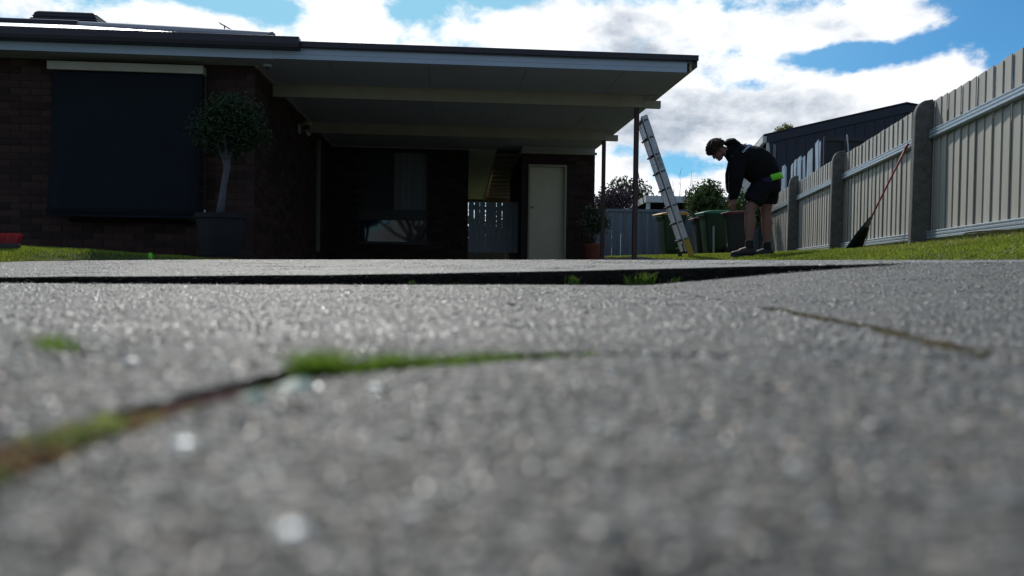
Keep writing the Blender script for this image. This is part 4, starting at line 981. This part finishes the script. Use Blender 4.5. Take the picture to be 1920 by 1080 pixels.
# navy shed, parallel to the board fence
sa = math.atan2(-.168, .986); s0 = at(1437, 254, 26.0)
sh_ = empty('navy_shed', (s0.x, s0.y, .4), sa, 'tall navy steel shed with low gable roof beyond the board fence', 'shed')
ez, rz_ = s0.z - .4, 5.40 - .4
MB().prism([(0.12, 0, 0), (8.4, 0, 0), (8.4, 0, ez - .12), (4.26, 0, rz_ - .12), (.12, 0, ez - .12)], (0, 9, 0)).build('wall', m_navy, sh_)
rb = MB().box((0, -.03, 0), (.05, -.002, 1)).mesh('wall_rib', m_navy)
for k in range(27):
    x_ = .35 + k * .3; hgt = ez - .3 + (rz_ - ez) * (1 - abs(x_ - 4.26) / 4.26); inst(rb, 'wall_rib', sh_, (x_, 0, 0), (0, 0, 0), (1, 1, hgt))
MB().prism([(0, -.06, ez), (4.26, -.06, rz_), (8.52, -.06, ez), (8.52, -.06, ez - .26), (4.26, -.06, rz_ - .26), (0, -.06, ez - .26)], (0, .055, 0)).build('barge_board', m_navy, sh_)
MB().prism([(-.1, -.08, ez - .01), (4.26, -.08, rz_ + .03), (8.62, -.08, ez - .01), (8.62, -.08, ez + .03), (4.26, -.08, rz_ + .07), (-.1, -.08, ez + .03)], (0, 9.2, 0)).build('roof', m_navy, sh_)
MB().box((-.12, -.05, ez - .24), (-.0, 9.1, ez - .03)).build('gutter', m_white, sh_)
MB().box((.0, -.14, ez - 1.1), (.07, -.065, ez - .26)).build('downpipe', m_white, sh_); MB().box((.22, -.05, 0), (.30, -.002, ez - .3)).build('corner_trim', m_roof_cap, sh_)
# upright silver corrugated sheets behind the fence
def corr(wd, h):
    b = MB(); n = 12; V = []
    for i in range(n + 1): V += [(wd * i / n, .014 * math.cos(i * math.pi / 2), 0), (wd * i / n, .014 * math.cos(i * math.pi / 2), h)]
    b.add(V, [(2 * i, 2 * i + 2, 2 * i + 3, 2 * i + 1) for i in range(n)]); return b
cm = corr(.30, 1.0).mesh('corrugated_sheet', m_galv)
words = ['nearest the dark screen', 'second from the dark screen', 'third from the dark screen', 'fourth from the dark screen', 'fifth from the dark screen', 'sixth from the dark screen', 'seventh from the dark screen', 'eighth from the dark screen', 'ninth from the dark screen', 'tenth from the dark screen', 'eleventh from the dark screen', 'twelfth from the dark screen', 'thirteenth from the dark screen', 'fourteenth from the dark screen', 'fifteenth from the dark screen', 'farthest, right behind the bending man']
for k in range(16):
    y_ = 17.3 + k * .36; x_ = fence_x(y_) + .16 + .05 * (k % 2); zt = 2.92 - (.0 if k > 3 else 0) + random.uniform(-.05, .04) + (.06 if k < 2 else 0); zb = .4
    o = inst(cm, 'corrugated_sheet', None, (x_, y_, zb), (random.uniform(-.03, .03), random.uniform(-.07, .09), FA + random.uniform(-.16, .06)), (1.42, 1, zt - zb))
    so2 = o.modifiers.new('thick', 'SOLIDIFY'); so2.thickness = .004
    tag(o, 'upright silver corrugated sheet behind the board fence, ' + words[k], 'metal sheet', 'corrugated sheets standing behind the fence')
ds = empty('dark_screen', (7.05, 17.2, .4), 0, 'black framed screen behind the board fence in front of the navy shed', 'screen')
q0 = at(1545, 259, 17.2); q1 = at(1622, 258, 17.2)
MB().box((q0.x - 7.05, 0, 0), (q1.x - 7.05, .03, q0.z - .4)).build('screen_panel', m_ink, ds)
for x_ in (q0.x - 7.06, (q0.x + q1.x) / 2 - 7.08, q1.x - 7.10): MB().box((x_, -.03, 0), (x_ + .05, -.002, q0.z - .38)).build('frame_post', m_gutter, ds)
MB().box((q0.x - 7.05, -.028, q0.z - .46), (q1.x - 7.05, -.004, q0.z - .36)).build('frame_rail', m_gutter, ds)
q = at(1588, 252, 17.0); qq = at(1592, 300, 17.0)
tag(MB().tube([qq, q], .014, 6).build('thin_pole', m_galv), 'thin pale pole standing in front of the dark screen', 'pole')
# street tree behind the photographer, seen mirrored in the low window
st = empty('street_tree', (-.75, -15, -.25), 0, 'many limbed street tree mirrored in the low rear window', 'tree'); t = MB()
t.tube([(0, 0, 0), (.05, 0, .8), (0, 0, 1.6)], [.35, .26, .24], 10)
for k in range(12):
    a = k * .55; r_ = random.uniform(1.5, 3.6); e = (r_ * math.cos(a), r_ * math.sin(a), random.uniform(3.5, 5.5)); p, rr = limbs((0, 0, 1.4), e, .14, .04, .25, 6); t.tube(p, rr, 7)
    for j in range(4):
        q = p[2 + j % 4]; t.tube([q, q + Vector((random.uniform(-1, 1), random.uniform(-1, 1), random.uniform(.4, 1.4)))], [.05, .015], 5)
t.build('trunk', m_bark, st)
crown([leaves((0, 0, 5.2), (3.4, 3.4, 1.7), 2500, .10, 30, .4)], m_leaf2, st)

# ------------------------------------------------------------------ small things on the left
bh = at(-6, 456, 6.15); br = empty('broom_head', (bh.x, bh.y, float(z_llawn(np.array(bh.x), np.array(6.15)))), R(3), 'red bristled broom head lying upside down on the left lawn', 'broom')
MB().box((-.30, -.03, .015), (.165, .03, .052)).build('broom_block', m_ink, br, bevel=.006)
MB().tube([(-.1, .0, .03), (-1.2, .5, .05)], .012, 8).build('handle', m_redh, br)
V = []; F = []; b = MB()
for i in range(24):
    for j in range(4):
        for k in range(9):
            x_ = -.295 + i * .0195 + random.uniform(-.005, .005); y_ = -.024 + j * .016 + random.uniform(-.004, .004); lx = .010 + (.022 if i > 21 else .006) * random.uniform(-.4, 1); w_ = .0013
            zt = .052 + random.uniform(.070, .084); dx = lx; dy = random.uniform(-.012, .012)
            b.add([(x_ - w_, y_, .05), (x_ + w_, y_, .05), (x_ + w_ + dx, y_ + dy, zt), (x_ - w_ + dx, y_ + dy, zt)], [(0, 1, 2, 3)])
b.build('bristles', m_red, br)
g = at(282, 466, 7.0); gg = empty('green_cup', (g.x, g.y, float(z_llawn(np.array(g.x), np.array(7.0)))), 0, 'tiny bright green plastic tag standing in the shaded lawn', 'plastic tag')
MB().box((-.016, -.006, .02), (.016, .006, .062)).build('tag_plate', m_lime, gg, bevel=.002); MB().box((-.014, -.004, 0), (-.006, .004, .02)).box((.006, -.004, 0), (.014, .004, .02)).build('tag_leg', m_lime, gg)
gg.name = 'plastic_tag'

# ------------------------------------------------------------------ the bending man
PY = 10.6
def skinned(name, chains, m, parent, sub=2, root=0):
    """chains: list of [(point, radius or (rx, ry)), ...]; chains starting with an int join that vertex"""
    vs_, es, rs = [], [], []
    for ch in chains:
        prev = None
        for it in ch:
            if isinstance(it, int): prev = it; continue
            vs_.append(Vector(it[0])); rs.append(it[1] if isinstance(it[1], tuple) else (it[1], it[1])); i = len(vs_) - 1
            if prev is not None: es.append((prev, i))
            prev = i
    me = bpy.data.meshes.new(name); me.from_pydata([tuple(v) for v in vs_], es, []); o = bpy.data.objects.new(name, me); col.objects.link(o)
    sk = o.modifiers.new('skin', 'SKIN'); sk.use_smooth_shade = True; sk.branch_smoothing = .5
    for i, r_ in enumerate(rs): me.skin_vertices[0].data[i].radius = r_
    me.skin_vertices[0].data[root].use_root = True
    sb_ = o.modifiers.new('sub', 'SUBSURF'); sb_.levels = sub; sb_.render_levels = sub
    dg = bpy.context.evaluated_depsgraph_get(); nm = bpy.data.meshes.new_from_object(o.evaluated_get(dg)); nm.materials.clear(); nm.materials.append(m); nm.shade_smooth()
    bpy.data.objects.remove(o); bpy.data.meshes.remove(me)
    nm.name = name; o = bpy.data.objects.new(name, nm); col.objects.link(o); o.parent = parent; return o
mg = gz(at(1405, 470, PY).x, PY) - .012
man = empty('person', (at(1405, 470, PY).x, PY, mg), 0, 'man in black hoodie and dark shorts bending forward beside the board fence', 'person')
MO = Vector(man.location)
def P(px, py, dy=0.0): return at(px, py, PY + dy) - MO
near, farr = -.13, .13        # his left side is towards us
hipn, hipf = P(1436, 352, near * .75), P(1441, 352, farr * .75)
kn, kf = P(1403, 395, near), P(1434, 398, farr)
an_, af = P(1404, 454, near), P(1440, 454, farr)
pel = P(1440, 340); belly = P(1420, 322); chest = P(1396, 303); neckb = P(1376, 287); neckt = P(1362, 283); headc = P(1349, 280)
shn, shf = P(1384, 296, -.17), P(1384, 296, .17)
eln, elf = P(1380, 336, -.22), P(1372, 330, .20); wrn, wrf = P(1376, 374, -.16), P(1371, 362, .12)
def remeshed(name, mb, m, vox, smooth=6):
    """merge overlapping volumes into one smooth skin"""
    me = mb.mesh(name, None); o = bpy.data.objects.new(name, me); col.objects.link(o)
    r_ = o.modifiers.new('r', 'REMESH'); r_.mode = 'VOXEL'; r_.voxel_size = vox; r_.use_smooth_shade = True
    sm_ = o.modifiers.new('s', 'SMOOTH'); sm_.iterations = smooth; sm_.factor = .5
    dg = bpy.context.evaluated_depsgraph_get(); nm = bpy.data.meshes.new_from_object(o.evaluated_get(dg)); nm.materials.clear(); nm.materials.append(m); nm.shade_smooth()
    bpy.data.objects.remove(o); bpy.data.meshes.remove(me); nm.name = name
    o = bpy.data.objects.new(name, nm); col.objects.link(o); o.parent = man; return o
def loft(mb, rings, n=18):
    """rings: (centre, in-plane radius, sideways (y) radius); spine lies about in the xz plane"""
    V = []; cs = [Vector(r_[0]) for r_ in rings]
    for i, (c, a, b) in enumerate(rings):
        t_ = (cs[min(i + 1, len(cs) - 1)] - cs[max(i - 1, 0)]).normalized(); s_ = Vector((0, 1, 0)); s_ = (s_ - t_ * s_.dot(t_)).normalized(); u_ = t_.cross(s_)
        for k in range(n):
            an = 2 * math.pi * k / n; V.append(Vector(c) + u_ * math.cos(an) * a + s_ * math.sin(an) * b)
    m_ = len(rings); F = [(i * n + k, i * n + (k + 1) % n, (i + 1) * n + (k + 1) % n, (i + 1) * n + k) for i in range(m_ - 1) for k in range(n)]
    F += [tuple(range(n))[::-1], tuple(range((m_ - 1) * n, m_ * n))]
    return mb.add(V, F)
kn, kf = P(1406, 392, near), P(1436, 396, farr)
an_, af = P(1405, 455, near), P(1438, 458, farr)
bm1 = MB()
loft(bm1, [(P(1346, 281), .075, .070), (P(1353, 283), .070, .066), (P(1362, 285), .062, .066), (P(1374, 289), .080, .10), (P(1392, 297), .125, .16), (P(1412, 308), .13, .16), (P(1430, 326), .135, .15), (P(1437, 342), .14, .15), (P(1438, 352), .12, .14)])
def leg(hip, k, a, d):
    loft(bm1, [(hip, .075, .08), (hip.lerp(k, .5), .072, .072), (hip.lerp(k, .85), .078, .072), (k, .070, .064), (k.lerp(a, .15), .066, .060), (k.lerp(a, .35) + Vector((.010, 0, 0)), .078, .066), (k.lerp(a, .6), .064, .056), (k.lerp(a, .85), .046, .042), (a, .042, .038), (a + Vector((.0, 0, -.09)), .045, .036)])
    loft(bm1, [(a + Vector((.03, 0, -.085)), .04, .036), (a + Vector((-.06, 0, -.095)), .036, .040), (a + Vector((-.14, 0, -.11)), .024, .040)])
leg(hipn, kn, an_, 0); leg(hipf, kf, af, 0)
def arm(sh_, el, wr, pm_):
    loft(bm1, [(sh_, .055, .055), (sh_.lerp(el, .5), .056, .054), (el, .045, .042), (el.lerp(wr, .35), .046, .040), (wr, .030, .026), (wr.lerp(pm_, .5), .042, .020), (pm_, .046, .018), (pm_ + (pm_ - wr) * .25, .040, .016)])
arm(shn, eln, wrn, P(1375, 383, -.15)); arm(shf, elf, wrf, P(1370, 370, .11))
body = remeshed('body', bm1, m_skin, .011, 4)
# fingers: short bent chains rooted inside each palm
def fingers(w_, c, parent):
    for k in range(4):
        o_ = Vector((-.030 + k * .020, 0, 0)); ln_ = (.030, .034, .032, .026)[k]; b0 = c + o_ * .8
        skinned('finger', [[(b0 + Vector((0, 0, .020)), .0095), (b0 + Vector((-.001, .002, -.008)), .0095), (b0 + Vector((-.003, .012, -.008 - ln_)), .0085), (b0 + Vector((-.003, .026, -.012 - ln_ * 1.35)), .0070)]], m_skin, parent, 1)
    skinned('thumb', [[(c + Vector((-.022, .0, .022)), .0115), (c + Vector((-.044, .008, .004)), .0105), (c + Vector((-.050, .014, -.020)), .0085)]], m_skin, parent, 1)
fingers(wrn, P(1375, 386, -.15), man); fingers(wrf, P(1370, 373, .11), man)
# face: looks down and to the left
fd_ = Vector((-.62, 0, -.78)); up_ = Vector((-.78, 0, .62)); hc = P(1345, 282)
def face(v, f_, u_, s_=0): return hc + fd_ * f_ + up_ * u_ + Vector((0, s_, 0))
def blobm(mb, f_, u_, s_, rf, ru, rs):
    b_ = bmesh.new(); bmesh.ops.create_icosphere(b_, subdivisions=3, radius=1); V = [hc + fd_ * (f_ + v.co.x * rf) + up_ * (u_ + v.co.z * ru) + Vector((0, 1, 0)) * (s_ + v.co.y * rs) for v in b_.verts]
    F = [[v.index for v in f.verts] for f in b_.faces]; b_.free(); mb.add(V, F)
hd = MB()
blobm(hd, -.010, .020, 0, .098, .095, .080); blobm(hd, .030, -.035, 0, .064, .080, .062); blobm(hd, .050, -.085, 0, .044, .040, .040); blobm(hd, .060, .022, 0, .034, .022, .052)
blobm(hd, .094, -.020, 0, .020, .030, .012); blobm(hd, .104, -.034, 0, .018, .013, .016); blobm(hd, .088, -.066, 0, .012, .009, .024); blobm(hd, .078, -.100, 0, .022, .018, .022)
for s_ in (-1, 1): blobm(hd, .055, -.030, s_ * .035, .030, .030, .022); blobm(hd, -.012, -.010, s_ * .080, .020, .030, .010)
remeshed('head', hd, m_skin, .006, 3)
for s_ in (-1, 1):
    e_ = MB(); blobm(e_, .080, .002, s_ * .030, .008, .006, .011); e_.build('eye', m_ink, man, smooth=True)
MB().tube([face(0, .092, -.066, -.022), face(0, .101, -.067, 0), face(0, .092, -.066, .022)], .003, 6).build('mouth', m_terra, man)
# curly hair: many small curls over the skull
hb = MB()
for k in range(950):
    th1 = random.uniform(0, 2 * math.pi); zc_ = random.uniform(-.2, 1); rr_ = math.sqrt(max(0, 1 - zc_ * zc_))
    d_ = up_ * zc_ + (fd_ * math.cos(th1) + Vector((0, 1, 0)) * math.sin(th1)) * rr_
    if d_.dot(up_) < -.05 and d_.dot(fd_) > .15: continue
    if d_.dot(up_) < .25 and d_.dot(fd_) > .75: continue
    c = hc + up_ * .022 - fd_ * .010 + Vector((d_.x * .112, d_.y * .098, d_.z * .114)) * random.uniform(.96, 1.16); r_ = random.uniform(.010, .020)
    a1 = Vector((random.uniform(-1, 1), random.uniform(-1, 1), random.uniform(-1, 1))).normalized(); b1 = a1.cross(d_).normalized()
    hb.tube([c + a1 * r_, c + b1 * r_ + d_ * r_ * .6, c - a1 * r_, c - b1 * r_ + d_ * r_], [.006, .007, .006, .003], 5)
skinned('hair_cap', [[(hc + up_ * .035 - fd_ * .030, (.100, .092)), (hc + up_ * .050 + fd_ * .015, (.085, .080))]], m_hair, man, 2)
hb.build('curls', m_hair, man, smooth=True)
# hoodie
hm = MB()
loft(hm, [(P(1363, 279), .085, .09), (P(1368, 283), .105, .12), (P(1378, 288), .145, .17), (P(1393, 296), .190, .205), (P(1409, 304), .232, .205), (P(1425, 314), .240, .205), (P(1440, 325), .190, .20), (P(1449, 331), .150, .185)], 24)
def sleeve(sh_, el, wr):
    loft(hm, [(sh_ + Vector((.05, 0, .02)), .12, .09), (sh_ + Vector((.0, 0, -.04)), .125, .09), (sh_.lerp(el, .5), .112, .085), (el, .100, .080), (el.lerp(wr, .4), .085, .074), (el.lerp(wr, .75), .070, .062), (wr + Vector((0, 0, .035)), .058, .052), (wr + Vector((0, 0, .0)), .050, .044)])
sleeve(shn, eln, wrn); sleeve(shf, elf, wrf)
loft(hm, [(P(1361, 271), .035, .09), (P(1366, 267), .050, .12), (P(1373, 267), .052, .13), (P(1380, 272), .050, .12), (P(1386, 280), .045, .10)])
h_ = remeshed('hoodie', hm, m_hood, .012, 4)
dt_ = bpy.data.textures.new('folds', 'CLOUDS'); dt_.noise_scale = .16; dm = h_.modifiers.new('folds', 'DISPLACE'); dm.texture = dt_; dm.strength = .035; dm.mid_level = .5
# navy shirt hem with its lime panel, shorts
sm1 = MB(); loft(sm1, [(P(1431, 333), .175, .188), (P(1437, 341), .180, .190), (P(1439, 345), .178, .188)], 24); remeshed('shirt_hem', sm1, m_navyc, .012, 2)
bl_ = MB(); n = 14; V = []
for i in range(n + 1):
    t_ = i / n; a = P(1435, 331).lerp(P(1463, 323.5), min(1, t_ * 1.15)); y_ = -.205 + (.205 * max(0, t_ - .55) / .45) ** 1.0 * 1.0; dn = Vector((.028, 0, -.078)); q = Vector((a.x, y_, a.z)); V += [q, q + dn]
bl_.add(V, [(2 * i, 2 * i + 1, 2 * i + 3, 2 * i + 2) for i in range(n)])
o = bl_.build('lime_panel', m_lime, man, smooth=True); sm = o.modifiers.new('thick', 'SOLIDIFY'); sm.thickness = .014
sh2 = MB()
loft(sh2, [(P(1434, 333), .17, .175), (P(1435, 345), .195, .19), (P(1434, 356), .20, .195), (P(1433, 362), .17, .18)], 24)
loft(sh2, [(P(1426, 352, near * .8), .14, .13), (P(1420, 363, near), .150, .130), (P(1415, 371, near), .142, .125), (P(1410, 379, near), .130, .120)])
loft(sh2, [(P(1440, 352, farr * .8), .14, .13), (P(1441, 366, farr), .135, .125), (P(1440, 376, farr), .125, .12), (P(1440, 383, farr), .118, .115)])
h_ = remeshed('shorts', sh2, m_short, .012, 3); dm = h_.modifiers.new('folds', 'DISPLACE'); dm.texture = dt_; dm.strength = .02; dm.mid_level = .5
for ka, dy_ in ((an_, near), (af, farr)):
    so1 = MB(); loft(so1, [(ka + Vector((0, 0, .03)), .054, .050), (ka + Vector((0, 0, -.03)), .056, .052), (ka + Vector((.005, 0, -.08)), .060, .052)]); remeshed('sock', so1, m_sock, .010, 2)
    s_ = ka; f1 = MB(); g0 = .02
    loft(f1, [(Vector((s_.x + .085, s_.y, g0 + .045)), .035, .036), (Vector((s_.x + .055, s_.y, g0 + .055)), .056, .046), (Vector((s_.x - .0, s_.y, g0 + .062)), .064, .050), (Vector((s_.x - .07, s_.y, g0 + .050)), .052, .054), (Vector((s_.x - .15, s_.y, g0 + .036)), .038, .056), (Vector((s_.x - .21, s_.y, g0 + .030)), .028, .048), (Vector((s_.x - .245, s_.y, g0 + .026)), .016, .028)])
    remeshed('shoe', f1, m_shoe, .009, 2)
    MB().prism([(s_.x + .105, s_.y - .038, .0), (s_.x + .105, s_.y + .038, .0), (s_.x - .03, s_.y + .045, .0), (s_.x - .17, s_.y + .056, .0), (s_.x - .25, s_.y + .02, .006), (s_.x - .25, s_.y - .03, .006), (s_.x - .17, s_.y - .056, 0), (s_.x - .03, s_.y - .045, 0)], (0, 0, .026)).build('shoe_sole', m_ink, man, bevel=.004)
# pale print high on the back of the hoodie
hood_o = [o for o in children(man) if o.name.startswith('hoodie')][0]
def on_back(p):
    ok, q, n_, _ = hood_o.closest_point_on_mesh(p); return (q, n_) if ok else (p, Vector((0, -1, 0)))
pr = MB()
for k in range(9):
    a = k / 8; q, n_ = on_back(P(1393, 285, -.20).lerp(P(1409, 270, -.12), a)); c = q + n_ * .018
    t1 = (P(1409, 270, -.12) - P(1393, 285, -.20)).normalized(); mw = tmat(c, t1, n_); pr.cbox((0, 0, 0), (.013, .030 if k % 3 else .024, .004), mw)
    if k % 2: pr.cbox((.004, .0, .0015), (.016, .007, .005), mw)
pr.build('back_print', m_print, man)
pr = MB()
for k in range(4):
    q, n_ = on_back(P(1397 + 3 * k, 269 + (k % 2) * 3, -.10 - .012 * k)); mw = tmat(q + n_ * .018, Vector((1, 0, .4 - .8 * (k % 2))), n_); pr.cbox((0, 0, 0), (.040, .014, .004), mw)
pr.build('back_emblem', m_print2, man)
